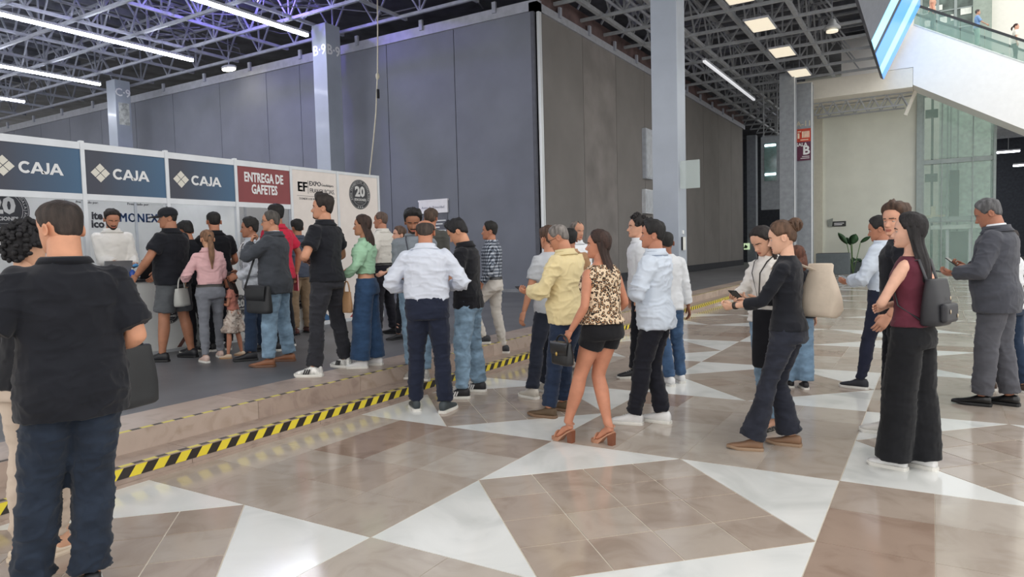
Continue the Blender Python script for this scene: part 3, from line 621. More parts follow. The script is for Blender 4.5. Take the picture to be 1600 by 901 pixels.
# ---- platform and steps of beige stone
STONE = tile_mat('step_stone', 'a8968a', '96847a', 6, .35); STONE2 = tile_mat('step_tread', 'b3a296', 'a2907f', 5, .3)
CARPET = mat('hall_floor', '67686c', .42, var=.12, scale=1.1, bump=.08, bscale=30)
plat = boxo('floor', (-62, -8, -.2), (-5.4, 46, PZ - .004), mat('slab', '555555')); tag(plat, kind='structure'); plat.name = 'floor_platform'
carp = boxo('hall_flooring', (-62, -8, PZ - .004), (-5.4, 46, PZ), CARPET, plat)
y = -8.0; k = 0
while y < 44:
    w = 1.22
    boxo('step_stone', (-4.86, y + .002, -.02), (-4.55, y + w - .002, .13), STONE, plat); boxo('platform_stone', (-5.4, y - .4 + .002, -.02), (-4.85, y - .4 + w - .002, PZ), STONE2 if k % 2 else STONE, plat); y += w; k += 1
TAPE = stripe_mat('hazard_tape', 'e6d23c', '2a2420', .165, (0, 1, -.75)); TAPE2 = stripe_mat('hazard_tape_flat', 'd8cb62', '40382f', .165, (0, 1, 0), .55)
tag(boxo('hazard_tape', (-4.552, -8, .055), (-4.547, 44, .124), TAPE), 'wide yellow and black striped tape on front of lower step', 'tape')
tag(boxo('hazard_tape', (-4.60, -8, .128), (-4.56, 44, .132), TAPE2), 'thin worn yellow and black tape on tread of lower step', 'tape')
tag(boxo('hazard_tape', (-4.90, -8, PZ - .002), (-4.865, 44, PZ + .002), TAPE2), 'thin worn striped tape along top edge of raised platform', 'tape')
tag(boxo('skirting_strip', (-4.56, -8, -.01), (-4.535, 44, .022), STONE), 'low stone strip where lower step meets tiled floor', 'trim')['kind'] = 'structure'

# ---- movable grey partition walls
WALLP = mat('partition_panel', '747883', .75, var=.05, scale=.8, bump=.12, bscale=220); WALLS = mat('partition_panel_warm', '787573', .75, var=.04, scale=.8, bump=.12, bscale=220); WALLQ = mat('partition_panel_stained', '7d7977', .75, var=.10, scale=.9, bump=.12, bscale=220)
ALU = mat('aluminium', 'c2c6cc', .35, .6, var=.03); DARK = mat('dark_gap', '1c1d22', .9, var=0); RAIL = mat('track_rail', 'a9acb5', .5, .2, var=.05); STEEL = mat('truss_steel', 'a2a6b2', .5, .15, var=.06); STEEL2 = mat('truss_steel_far', 'a3a7ac', .5, .15, var=.06)
W1Y, W2X, WT = 16.8, -9.25, 7.95
w1 = boxo('wall_back', (-62, W1Y + .06, PZ), (W2X - .2, W1Y + .25, WT), DARK); tag(w1, kind='structure')
x = W2X - .16; jo = [-12.02, -14.6, -16.9, -18.5, -20.2, -22.8, -25.7, -28.3]; 
while jo[-1] > -60: jo.append(jo[-1] - 2.6)
for q in jo:
    boxo('wall_panel', (q + .012, W1Y, PZ + .03), (x - .012, W1Y + .09, WT), WALLP, w1); x = q
boxo('wall_base_strip', (-62, W1Y - .03, PZ), (W2X - .16, W1Y + .05, PZ + .09), mat('base_strip', '7f8288', .5), w1)
w2 = boxo('wall_side', (W2X - .25, W1Y + .2, PZ), (W2X - .06, 41, WT), DARK); tag(w2, kind='structure')
y = W1Y + .3; k = 0
for q in [19.7, 22.3, 25.0, 27.6, 30.2, 32.8, 35.4, 38, 40.6]:
    boxo('wall_panel', (W2X - .09, y + .012, PZ + .03), (W2X, q - .012, WT), WALLQ if k == 1 else WALLS, w2); y = q; k += 1
boxo('wall_base_strip', (W2X - .05, W1Y + .3, PZ), (W2X + .02, 40.6, PZ + .3), mat('skirting_dark', '2e3036', .7), w2)
boxo('corner_strip', (W2X - .05, W1Y + .1, PZ), (W2X + .03, W1Y + .24, WT), mat('white_strip', 'e8ecf0', .3, .3, var=0), w2)
boxo('corner_post', (W2X - .18, W1Y - .01, PZ), (W2X - .09, W1Y + .1, WT), mat('corner_dark', '53555e', .6), w2)
def trim(n, lo, hi, m):
    o = boxo(n, lo, hi, m); tag(o, kind='structure'); return o
t = trim('trim_1', (-62, W1Y - .06, WT), (W2X + .06, W1Y + .2, WT + .28), RAIL)
for q in np.arange(-60, -9.5, 2.6): boxo('rail_clamp', (q, W1Y - .12, WT + .15), (q + .12, W1Y - .05, WT + .45), STEEL, t)
t = trim('trim_2', (W2X - .2, W1Y - .06, WT), (W2X + .06, 41, WT + .22), RAIL)
for q in np.arange(18, 40, 2.0): boxo('rail_clamp', (W2X + .05, q, WT + .1), (W2X + .12, q + .12, WT + .4), STEEL, t)
trim('trim_3', (W2X - .18, W1Y, WT + .25), (W2X - .02, 41, WT + .75), mat('fire_band', '5c4a4a', .8, var=.25, scale=2))

# ---- square steel columns
CPAINT = mat('column_paint', '9da5b1', .35, var=.04, scale=1.2, coat=.15)
LET = mat('white_lettering', 'e6e8ea', .6, var=0)
def column(x0, y0, x1, y1, z0, z1, label, m=CPAINT, kind='column'):
    e = empty('steel_column', ((x0 + x1) / 2, (y0 + y1) / 2, z0)); tag(e, label, kind); w, d, h = (x1 - x0) / 2, (y1 - y0) / 2, z1 - z0
    o = boxo('shaft', (-w, -d, 0), (w, d, h), m, e); bevel(o, .012); boxo('base_plate', (-w - .02, -d - .02, 0), (w + .02, d + .02, .015), STEEL, e); return e
c = column(-5.49, 15.3, -4.89, 15.88, .13, 10, 'tall pale grey column in the centre with clear panel bracket')
b = boxo('bracket', (.30, -.12, 2.75), (.34, .02, 3.1), STEEL, c)
boxo('bracket_panel', (.34, -.28, 2.62), (.78, -.26, 3.24), glass('clear', 'b9c6c4', .55), c)
boxo('card_reader', (.30, -.10, 1.25), (.335, .10, 1.55), mat('reader', 'd4d6d2', .4), c); boxo('reader_side', (.30, -.13, 1.25), (.33, -.10, 1.55), DARK, c); boxo('switch', (.30, -.05, 1.62), (.32, .03, 1.70), mat('switch', 'e6e8e8', .4), c)
e9 = column(-16.24, 15.3, -15.66, 15.9, PZ, 8.45, 'grey column lettered B-9 rising behind the franchise booth')
text('B·9', .42, LET, e9, face_my(0, -.302, 7.38), bold=.008); text('B·9', .42, LET, e9, face_px(.292, 0, 7.38), bold=.008)
MB().tube([(-.42, -.1, 8.1), (-.42, -.1, 7.5), (-.36, -.1, 7.25), (-.29, -.1, 7.15)], .07, 10).build('drain_pipe', RAIL, e9, True)
c9 = column(-27.65, 15.3, -27.05, 15.9, PZ, 8.45, 'distant grey column lettered C-9 above the cashier booths')
text('C·9', .42, LET, c9, face_px(.302, 0, 7.68), bold=.008); boxo('notice_sheet', (.30, -.2, 6.45), (.306, .22, 7.3), mat('notice_sheet', 'b9bdb8', .6, var=.2, scale=8), c9)
a1 = column(-5.38, 30.0, -4.80, 30.6, 0, 8.3, 'dark grey column beside the purple hall sign', mat('column_paint_far', '8f959c', .4))
boxo('lit_edge', (.285, -.31, 0), (.315, -.27, 8.2), mat('white_strip', 'e8ecf0', .3), a1)  # pale strip imitates the light on the column's narrow side face
pr = column(-4.90, 31.0, -4.30, 31.6, 0, 8.0, 'grey pier lettered A-11 carrying the purple hall sign', mat('column_paint_far', '8f959c', .4))
boxo('lit_edge', (.29, -.31, 0), (.33, -.27, 8.0), mat('white_strip', 'e8ecf0', .3), pr)  # bright side face of the pier, its light put in as a pale strip
text('A-11', .30, mat('beige_lettering', 'bdb6a2', .5), pr, face_my(0, -.302, 6.35), bold=.006)
sg = MB().box((-4.87, 30.97, 4.85), (-4.33, 30.995, 6.15)).build('hall_sign', mat('sign_purple', '5d2b45', .5, var=.05)); tag(sg, 'purple and red hall sign reading SALA B on grey pier', 'sign')
rp = boxo('red_band', (-4.87, 30.962, 5.62), (-4.33, 30.97, 6.15), mat('sign_red', 'c4452f', .5, var=.1), sg)
text('SALA', .19, LET, sg, face_my(-4.68, 30.967, 5.50), bold=.006); text('B', .50, LET, sg, face_my(-4.50, 30.967, 5.25), bold=.014); boxo('fine_print', (-4.66, 30.962, 5.0), (-4.38, 30.97, 5.025), LET, sg); boxo('fine_print', (-4.72, 30.962, 4.93), (-4.38, 30.97, 4.955), LET, sg)
mb = MB()
for k in range(5): mb.box((-4.66 + .06 * k, 30.955, 5.78), (-4.62 + .06 * k, 30.963, 6.04))
mb.box((-4.83, 30.955, 5.76), (-4.76, 30.963, 5.98)); mb.box((-4.83, 30.955, 6.02), (-4.70, 30.963, 6.06)); mb.box((-4.72, 30.955, 5.68), (-4.42, 30.963, 5.71)); mb.build('pictogram', mat('sign_cream', 'f0e0c8', .6), sg, fix=False)
a2 = column(-10.0, 45.0, -9.45, 45.5, 0, 8.2, 'slim far column in the dark opening past the partition', mat('column_paint_far', '8f959c', .4))

# ---- roof: dark deck, two-way steel trusses
deck = boxo('ceiling', (-62, -8, 10.3), (-1.7, 32.9, 10.5), mat('roof_deck', '62646c', .8, var=.2, scale=1.2, bump=.3, bscale=8)); tag(deck, kind='structure')
boxo('deck_panel', (-62, 32.9, 10.3), (-5.8, 62, 10.5), mat('roof_deck', '62646c'), deck)
boxo('deck_panel', (-5.8, 32.9, 10.3), (-1.7, 41, 10.5), mat('roof_deck', '62646c'), deck)
RB, RT = 8.42, 9.75
def truss(p, q, step, m, w=.085, web=.045):
    mb = MB(); p, q = npv(*p), npv(*q); L = np.linalg.norm(q - p); u = (q - p) / L; n = int(L / step)
    mb.bar(p, q, w, w); mb.bar(p + npv(0, 0, RT - RB), q + npv(0, 0, RT - RB), w * .8, w * .8)
    for i in range(n):
        a, b, c = p + u * step * i, p + u * step * (i + .5) + npv(0, 0, RT - RB), p + u * step * (i + 1)
        mb.bar(a, b, web); mb.bar(b, c, web)
        if i % 2: mb.bar(a, a + npv(0, 0, RT - RB), web)
    return mb.build('roof_truss', m, deck, fix=False)
for yy in np.arange(2.2, 16.4, 1.75): truss((-46, yy, RB), (-5.4, yy, RB), 1.75, STEEL)
for yy in np.arange(17.9, 50, 1.75): truss((-9.6, yy, RB), (-1.85 if yy < 32.6 else -5.85, yy, RB), 1.75, STEEL2, .09, .05)
for xx in np.arange(-44.8, -10, 2.6): truss((xx, 1, RB + .06), (xx, 16.6, RB + .06), 1.75, STEEL)
for xx in (-8.6, -7.0, -5.3, -3.65): truss((xx, 3, RB + .05), (xx, 50 if xx < -6 else 32.6, RB + .05), 1.75, STEEL2, .12, .05)
for xx in np.arange(-45, -10, 1.3): boxo('purlin', (xx, 1, 9.98), (xx + .09, 16.6, 10.2), mat('purlin', '777a82', .6), deck)
for yy in np.arange(17.4, 44, 1.2): boxo('purlin', (-9.6, yy, 9.98), (-1.9 if yy < 32.6 else -5.9, yy + .09, 10.2), mat('purlin', '777a82', .6), deck)
for xx, z in ((-11.5, 9.0), (-13.8, 9.25), (-9.0, 8.95)): boxo('air_duct', (xx, 8.2, z), (xx + 1.5, 16.5, z + .5), mat('duct_metal', '74767f', .5, .5, var=.1, scale=3, bump=.4, bscale=5), deck)
for xx in (-8.2, -7.7): MB().tube([(xx, 17.5, 8.7), (xx, 43, 8.7)], .05, 8).build('service_pipe', STEEL, deck, True)
mb = MB(); rg = np.random.RandomState(3)
for i in range(60):
    p = npv(rg.uniform(-24, -9.5), rg.uniform(9, 16), rg.uniform(8.6, 9.6)); mb.tube([p, p + npv(rg.uniform(-.8, .8), rg.uniform(.4, 1.6), rg.uniform(-.25, .25)), p + npv(rg.uniform(-1.5, 1.5), rg.uniform(1.6, 2.6), 0)], .02, 5)
tag(mb.build('loose_cables', mat('cable_grey', '85878f', .6), deck), kind='stuff')
def lean_slab(name, y0, y1, m, parent=None, pr=0.):
    q = npv((-1.8 + pr, y0, 8.05), (-.53 + pr, y0, 10.75), (-.62 + pr, y0, 10.8), (-1.9, y0, 8.12)); return MB().prism(q, (0, y1 - y0, 0)).build(name, m, parent)
fas = lean_slab('trim_4', 2.5, 26.1, mat('roof_edge', '5a5d69', .5)); tag(fas, kind='structure')
led = lean_slab('led_fascia', 26.1, 32.6, mat('led_back', '3a3f4c', .5)); tag(led, 'leaning blue and cyan striped LED panel at the roof edge', 'light panel')
LB, LC = mat('led_blue', '4f95e8', .3, var=0, emit='58a2ff', estr=.5), mat('led_cyan', '9fe0f8', .3, var=0, emit='a4e6ff', estr=.5)
for y0, y1, m in ((26.12, 27.4, LC), (28.0, 30.2, LB), (30.2, 31.5, LC), (31.5, 32.58, LB)): lean_slab('led_stripe', y0, y1, m, led, .02)
# ---- lamps
TUBE = mat('tube_light', 'ffffff', .4, var=0, emit='f2f5ff', estr=26); HOUS = mat('lamp_housing', 'b9bcc4', .4)
def tube_lamp(x, y0, y1, z, label, m=TUBE, w=.11, group=None):
    e = empty('linear_lamp', (x, (y0 + y1) / 2, z)); tag(e, label, 'lamp', group); h = (y1 - y0) / 2
    boxo('housing', (-w / 2 - .01, -h, .03), (w / 2 + .01, h, .10), HOUS, e); boxo('diffuser', (-w / 2, -h + .01, -.04), (w / 2, h - .01, .032), m, e)
    for q in (-.8, 0, .8): MB().bar((0, q * h, .1), (0, q * h, .45), .012).build('hanger', STEEL, e)
tube_lamp(-15.95, 6, 14.85, 8.0, 'long white tube lamp nearest the B-9 column'); tube_lamp(-20.97, 4, 14.5, 8.0, 'longest white tube lamp, second from the B-9 column')
tube_lamp(-26.5, 4, 14.45, 8.0, 'white tube lamp ending above the C-9 column'); tube_lamp(-31.7, 4, 14.2, 8.0, 'leftmost white tube lamp, only its end showing')
tube_lamp(-10.9, 2, 9.5, 8.0, 'unseen white tube lamp added outside the frame to light the queue')  # unseen lamp, added to light the scene over the queue
tube_lamp(-7.01, 25, 33.1, 8.0, 'dim slender tube lamp under the atrium side trusses', mat('tube_dim', 'e8eaee', .4, var=0, emit='eef0f4', estr=.4), .09)
for k, (yy, lb) in enumerate(((19.4, 'at the top edge'), (22.4, 'second from the top edge'), (26.0, 'third from the top edge'), (29.6, 'nearest the white bridge'))):
    e = empty('panel_lamp', (-4.55, yy, 8.12)); tag(e, 'square cream panel lamp hanging under the trusses, ' + lb, 'lamp', 'square panel lamps'); boxo('frame', (-.36, -.66, 0), (.36, .66, .06), HOUS, e); boxo('diffuser', (-.33, -.63, -.012), (.33, .63, .002), mat('panel_diffuser', 'f6efdc', .5, var=0, emit='fff2d8', estr=.42), e); MB().bar((0, 0, .06), (0, 0, 2.18), .02).build('hanger', STEEL, e)
e = empty('flood_lamp', (-21, 15.9, 8.0)); tag(e, 'small bright oval flood lamp above the dark partition', 'lamp'); MB().ellipsoid((0, 0, .06), (.34, .2, .09)).build('housing', HOUS, e, True); MB().bar((0, 0, .1), (0, 0, 2.3), .025).build('hanger', STEEL, e); MB().ellipsoid((0, 0, .0), (.3, .17, .05)).build('lens', mat('flood', 'ffffff', .4, var=0, emit='fff4e0', estr=18), e, True)
e = empty('flood_lamp', (-2.7, 23.7, 8.0)); tag(e, 'bell shaped hall lamp under the trusses by the blue sign', 'lamp'); MB().bar((0, 0, .28), (0, 0, 2.3), .025).build('hanger', STEEL, e); MB().bar((0, 0, -.08), (0, 0, .1), .03).build('stem', STEEL, e); mb = MB(); mb.loft([np.c_[np.cos(np.arange(16) * np.pi / 8) * r, np.sin(np.arange(16) * np.pi / 8) * r, np.full(16, z)] for r, z in ((.05, .30), (.1, .25), (.13, .15), (.24, .04), (.25, 0))]); mb.build('shade', mat('lamp_grey', 'b5b8ba', .4, .3), e, True); MB().disc((0, 0, -.10), .17, 20, h=.05).build('lens', mat('panel_diffuser', 'f6efdc'), e)
# blue stage uplight in the roof
e = empty('stage_light', (-16.6, 13.4, 8.75)); tag(e, 'small stage light among the trusses casting violet light', 'stage light'); MB().tube([(0, 0, -.12), (0, 0, .12)], [.09, .07], 12).build('can', DARK, e, True)
l = bpy.data.lights.new('stage_light_glow', 'POINT'); l.energy = 160; l.color = (.25, .18, 1); l.shadow_soft_size = .1; lo = link('stage_light_glow', l, e); lo.location = (0, 0, .25)
# hanging cord
p = [(-12.40, 14, 8.3), (-12.44, 14, 7.2), (-12.50, 14, 6.15), (-12.53, 14, 5.9), (-12.60, 14, 5.2), (-12.72, 14, 4.5), (-12.82, 14, 4.0), (-12.92, 14, 3.5), (-12.95, 14, 3.0)]
co = MB().tube(p, .017, 6).build('power_cord', mat('cord', 'c9c3b0', .6), None, True); tag(co, 'thin pale cord hanging from the roof before the partition', 'cord')
MB().ellipsoid((-12.50, 14, 6.12), (.05, .05, .09)).build('cord_connector', mat('cord', 'c9c3b0'), co, True); MB().box((-12.52, 13.97, 5.55), (-12.48, 14.03, 5.78)).build('cord_plug', DARK, co)
# notice on the partition
n = empty('notice_board', (-12.93, 16.762, 2.6)); tag(n, 'white privacy notice fixed on the grey partition', 'notice'); boxo('board', (-.54, -.02, .05), (.54, .03, .42), mat('notice_white', 'eceaf0', .5, var=.02), n); boxo('top_rail', (-.56, -.03, .41), (.56, .04, .46), mat('notice_white', 'eceaf0'), n)
text('Aviso de Privacidad', .11, mat('notice_grey', '8f8fa2', .6), n, face_my(.0, -.024, .22)); boxo('lower_sheet', (-.5, .02, -.75), (.5, .04, .05), mat('notice_slate', '62646f', .6), n)
for k in range(6): boxo('text_line', (-.38, .012, -.2 - .1 * k), (.44 - .12 * (k % 3), .02, -.165 - .1 * k), LET, n)
# boxes on side partition
e = boxo('electrical_box', (W2X, 24.7, 4.0), (W2X + .15, 25.5, 5.85), mat('box_grey', 'b4bac4', .4)); tag(e, 'tall pale electrical cabinet on the side partition', 'box'); boxo('door', (W2X + .15, 24.75, 4.05), (W2X + .17, 25.45, 5.8), mat('box_grey2', 'bcc2ca', .4), e)
e = boxo('electrical_box', (W2X, 24.6, 2.7), (W2X + .15, 25.6, 3.6), mat('box_white', 'd0d4da', .4)); tag(e, 'short white electrical box below the tall cabinet', 'box'); boxo('door', (W2X + .15, 24.65, 2.75), (W2X + .17, 25.55, 3.55), mat('box_grey2', 'bcc2ca', .4), e)
# ---------------------------------------------------------------- registration booth on the platform
BX, BT, BF = -9.0, 2.95, 2.32
WP = mat('booth_panel', 'dcdedd', .5, var=.015); WP2 = mat('booth_panel_warm', 'e2dad4', .5, var=.015); BALU = mat('booth_aluminium', 'c9cdd2', .35, .35, var=.02)
def grad_mat(name, c1, c2, y0, y1):
    m, nt, b = new_mat(name); tc = N(nt, 'ShaderNodeTexCoord'); sp = N(nt, 'ShaderNodeSeparateXYZ'); nt.links.new(tc.outputs['Object'], sp.inputs[0])
    mr = N(nt, 'ShaderNodeMapRange'); mr.inputs[1].default_value = y0; mr.inputs[2].default_value = y1; nt.links.new(sp.outputs[1], mr.inputs[0])
    r = ramp(nt, mr.outputs[0], [(.15, srgb(c1)), (1, srgb(c2))]); nt.links.new(r.outputs[0], b.inputs['Base Color']); b.inputs['Roughness'].default_value = .45; return m
booth = empty('registration_booth', (BX, 6.5, PZ)); tag(booth, 'white modular registration booth with blue cashier signs and franchise panels', 'booth')
O = npv(BX, 6.5, PZ)
def bb(name, lo, hi, m, parent=booth): return boxo(name, tuple(npv(*lo) - O), tuple(npv(*hi) - O), m, parent)
posts = [1.45, 2.52, 3.58, 4.63, 5.73, 6.83, 7.88, 8.92, 9.97]
for q in posts: bb('post', (BX - .03, q - .025, PZ), (BX + .025, q + .025, BT + (.02 if q < 7.5 else 0)), BALU)
sign_grey, sign_cream = mat('print_cream', 'dedbd0', .5, var=0), mat('print_cream', 'dedbd0', .5, var=0)
FG = grad_mat('fascia_print', '3b3f4e', '3d6486', -.5, .55)
def caja(parent, y, z):
    """block letters C A J A"""
    t = .030; X = .010; q = .068
    def arc(cy, cz, r, rz, a0, a1, n=14):
        o = MB(); a = np.linspace(R(a0), R(a1), n); O = [(X, cy + math.cos(x) * r, cz + math.sin(x) * rz) for x in a]; I = [(X, cy + math.cos(x) * (r - t), cz + math.sin(x) * (rz - t)) for x in a]
        for i in range(n - 1): o.prism([O[i], O[i + 1], I[i + 1], I[i]], (.004, 0, 0))
        return o
    arc(y - .135, z, .07, .07, 45, 315).build('lettering', LET, parent)
    for cy in (y - .005, y + .20):
        o = MB(); o.prism([(X, cy - .078, z - q), (X, cy - .042, z - q), (X, cy + .0, z + q * .45), (X, cy + .0, z + q), (X, cy - .016, z + q)], (.004, 0, 0)); o.prism([(X, cy + .078, z - q), (X, cy + .042, z - q), (X, cy + .0, z + q * .45), (X, cy + .0, z + q), (X, cy + .016, z + q)], (.004, 0, 0)); o.box((X, cy - .035, z - .038), (X + .0035, cy + .035, z - .012)); o.build('lettering', LET, parent)
    o = arc(y + .082, z - .022, .042, .046, 200, 360); o.box((X, y + .124 - t, z - .022), (X + .004, y + .124, z + q)); o.build('lettering', LET, parent)
for k in range(6):
    y0, y1 = posts[k] + .025, posts[k + 1] - .025; yc = (y0 + y1) / 2
    bb('beam', (BX - .02, y0, BT - .085), (BX + .02, y1, BT), BALU); bb('beam', (BX - .02, y0, BF - .075), (BX + .02, y1, BF), BALU)
    last = k == 5
    f = MB().box((-.012, -(y1 - y0) / 2, BF - PZ), (.008, (y1 - y0) / 2, BT - PZ - .085)).build('fascia', mat('fascia_red', '84383c', .45, var=.02) if last else FG, booth); f.location = (0, yc - 6.5, 0)
    zc = (BF + BT - .085) / 2 - PZ
    if last: text('ENTREGA DE\nGAFETES', .20, LET, f, face_px(.009, 0, zc + .02), bold=.006, width=.74)
    else:
        caja(f, .02, zc)
        em = MB(); c = npv(.009, -.34, zc)
        for i in range(2):
            for j in range(2):
                o = npv(0, (i - j) * .062, (i + j - 1) * .062); q = [c + o + npv(0, *d) for d in ((-.056, 0), (0, -.056), (.056, 0), (0, .056))]; em.prism(q, (.003, 0, 0))
        em.build('emblem', sign_cream, f)
# front panels at the right end, with lettering and diagonal print
def badge(parent, x, y, z, r, s20='20'):
    MB().disc((x, y, z), r, 40, 'x', .004).build('badge', mat('badge_dark', '2f3036', .5, var=.02), parent); g = mat('badge_silver', 'c9c9c8', .4, var=.05)
    ring = MB(); t = np.linspace(0, 2 * np.pi, 41)
    for rr in (.95, .74): ring.tube(np.c_[np.full(41, x + .004), y + np.cos(t) * r * rr, z + np.sin(t) * r * rr], .008 * r, 4)
    ring.build('badge_ring', g, parent); text(s20, r * .92, g, parent, face_px(x + .006, y, z + r * .16), bold=r * .04); text('EDICIONES', r * .22, g, parent, face_px(x + .006, y, z - r * .36), bold=r * .006)
    text('★ ★ ★', r * .16, g, parent, face_px(x + .006, y, z - r * .86)); text('————', r * .14, g, parent, face_px(x + .006, y, z - r * .55))
    for k, chx in enumerate('EXPO FRANQUICIAS GUADALAJARA'):
        a = R(205 - k * 230 / 27); cy, cz = y - math.cos(a) * r * -.845, z + math.sin(a) * r * .845; M = face_px(x + .006, y + math.cos(a) * r * .845, cz) @ Matrix.Rotation(a - math.pi / 2, 4, 'Z'); text(chx, r * .16, g, parent, M, ext=.001)
for k in (6, 7):
    y0, y1 = posts[k] + .025, posts[k + 1] - .025; bb('wall_panel', (BX - .01, y0, PZ + .06), (BX + .012, y1, BT - .05), WP2); bb('beam', (BX - .02, y0, BT - .05), (BX + .02, y1, BT), BALU); bb('beam', (BX - .02, y0, PZ), (BX + .02, y1, PZ + .06), BALU)
PK = mat('print_black', '33333a', .5, var=0); PRD = mat('print_red', '9a3a42', .5, var=0); PBL = mat('print_blue', '2f5d8a', .5, var=0)
L0 = BX + .014
[text('EF', .22, PK, booth, face_px(L0 - BX, 8.12 - 6.5 + d_, 2.62 - PZ), bold=.004) for d_ in (-.004, .004)]; text('EXPO', .105, PK, booth, face_px(L0 - BX, 8.40 - 6.5, 2.69 - PZ), bold=.002); text('Guadalajara', .06, PK, booth, face_px(L0 - BX, 8.68 - 6.5, 2.68 - PZ)); text('FRANQUICIAS.', .105, PK, booth, face_px(L0 - BX, 8.56 - 6.5, 2.57 - PZ), bold=0, width=.56)
bb('rule', (BX + .012, 8.24, 2.52), (BX + .015, 8.246, 2.74), PK); bb('rule', (BX + .012, 8.0, 2.475), (BX + .015, 8.86, 2.48), PK); text('DONDE LOS NEGOCIOS CRECEN', .05, PK, booth, face_px(L0 - BX, 8.42 - 6.5, 2.43 - PZ)); text('Presentado por:', .05, PK, booth, face_px(L0 - BX, 8.42 - 6.5, 1.98 - PZ))
badge(booth, .014, 9.47 - 6.5, 2.57 - PZ, .27)
def slash(y0, y1, z1, w, m, name='print_band'):
    q = npv((.013, y0, .07), (.013, y0 + w, .07), (.013, y1 + w, z1), (.013, y1, z1)); MB().prism(q, (.003, 0, 0)).build(name, m, booth)
slash(9.1 - 6.5, 9.75 - 6.5, .62, .08, PRD); slash(9.24 - 6.5, 9.72 - 6.5, .45, .2, PRD); MB().prism(npv((.013, 2.9, .07), (.013, 3.42, .07), (.013, 3.42, .42)), (.003, 0, 0)).build('print_band', PRD, booth)
MB().prism(npv((.013, 1.42, .07), (.013, 2.2, .07), (.013, 1.42, .62)), (.003, 0, 0)).build('print_band', PBL, booth); slash(1.95, 1.5, .62, .07, PBL)
# inside
BK = -10.85
for k, q in enumerate(np.arange(1.2, 9.9, 1.03)): bb('back_panel', (BK - .02, q + .02, PZ), (BK, q + 1.01, BT), WP); bb('back_post', (BK - .02, q - .02, PZ), (BK + .02, q + .02, BT), BALU)
bb('back_rail', (BK - .02, 1.2, BT - .12), (BK + .02, 9.9, BT - .02), BALU)
for q in (1.45, 6.83, 9.97): bb('side_panel', (BK, q - .01, PZ), (BX - .03, q + .01, BT), WP)
for q in posts[1:8]: bb('ceiling_rail', (BK, q - .02, BT - .06), (BX - .03, q + .02, BT - .01), BALU)
pm = atX(217, 341, BK); [text('MONEX', .2, mat('print_navy', '2c4a78', .5, var=0), booth, face_px(BK - BX + .003, pm[1] - 6.5 + d_, pm[2] - PZ), bold=0, width=.62, space=1.12) for d_ in (-.006, .006)]
pm = atX(216, 319, BK); text('Presentado por:', .055, PK, booth, face_px(BK - BX + .003, pm[1] - 6.5, pm[2] - PZ))
pm = atX(143, 337, BK); text('c  ite', .16, PK, booth, face_px(BK - BX + .003, pm[1] - 6.5, pm[2] - PZ), bold=.006); pm = atX(144, 350, BK); text('é  ico', .16, PK, booth, face_px(BK - BX + .003, pm[1] - 6.5, pm[2] - PZ), bold=.006)
pm = atX(136, 316, BK); text('Presentado por:', .05, PK, booth, face_px(BK - BX + .003, pm[1] - 6.5, pm[2] - PZ))
pm = atX(4, 328, BK); badge(booth, BK - BX + .002, pm[1] - 6.5, pm[2] - PZ, .33)
# counters, one per cashier window
CT = mat('counter_top', '2b2c31', .4, var=.03)
for k, (y0, y1, lb) in enumerate(((2.6, 3.55, 'white cashier counter at the left edge, dark top'), (3.68, 4.62, 'white cashier counter with grey laptop, dark top'), (4.72, 5.68, 'white cashier counter before the bearded cashier'), (5.8, 6.75, 'white cashier counter beside the little girl'), (6.9, 7.8, 'white badge counter under the dark red sign'))):
    e = empty('cashier_counter', (-8.68, (y0 + y1) / 2, PZ)); tag(e, lb, 'counter'); h = (y1 - y0) / 2
    boxo('front_panel', (.20, -h, .04), (.23, h, .93), WP, e); boxo('side_panel', (-.22, -h, .0), (.20, -h + .02, .93), WP, e); boxo('side_panel', (-.22, h - .02, .0), (.20, h, .93), WP, e); bevel(boxo('top', (-.25, -h - .01, .93), (.26, h + .01, .965), CT, e), .004); boxo('plinth', (.18, -h, 0), (.22, h, .04), BALU, e)
    badge(e, .232, .12, .52, .15); MB().prism(npv((.231, h - .28, .05), (.231, h - .22, .05), (.231, h - .02, .30), (.231, h - .08, .30)), (.003, 0, 0)).build('print_band', mat('print_brown', '6e4a44', .5), e)
CTZ = PZ + .965
def laptop(y, x, lab, m, yaw=0):
    e = empty('laptop', (x, y, CTZ + .002), yaw); tag(e, lab, 'laptop'); boxo('base', (-.24, -.17, 0), (.0, .17, .016), m, e); MB().prism(npv((0, -.17, .012), (.012, -.17, .012), (.062, -.17, .235), (.05, -.17, .235)), (0, .34, 0)).build('lid', m, e); return e
p = atX(182, 402, -8.55); laptop(p[1], -8.56, 'silver laptop on the counter, lid towards the queue', mat('laptop_silver', '9a9ca0', .4, .5)); p = atX(238, 405, -8.55); laptop(p[1], -8.56, 'black laptop on the counter beside the cap man', mat('laptop_black', '1d1e22', .4))
p = atX(207, 425, -8.5); e = empty('sanitizer_bottle', (-8.5, p[1], CTZ + .002)); tag(e, 'small blue bottle on the counter by the laptop', 'bottle'); MB().tube([(0, 0, 0), (0, 0, .09), (0, 0, .11), (0, 0, .12)], [.035, .035, .018, .014], 14).build('bottle_body', mat('bottle_blue', '2a55b0', .3), e, True); MB().tube([(0, 0, .12), (0, 0, .14)], .012, 10).build('cap', LET, e, True)
p = atX(333, 420, -8.5); e = empty('drink_can', (-8.5, p[1] + .0, CTZ + .002)); tag(e, 'blue and white drink can on the counter above the girl', 'can'); MB().tube([(0, 0, 0), (0, 0, .008), (0, 0, .112), (0, 0, .122)], [.026, .033, .033, .027], 16).build('can_body', mat('can_blue', '3f6fb0', .3, .4, var=.5, scale=30), e, True); MB().disc((0, 0, .12), .025, 16, h=.004).build('lid', ALU, e)

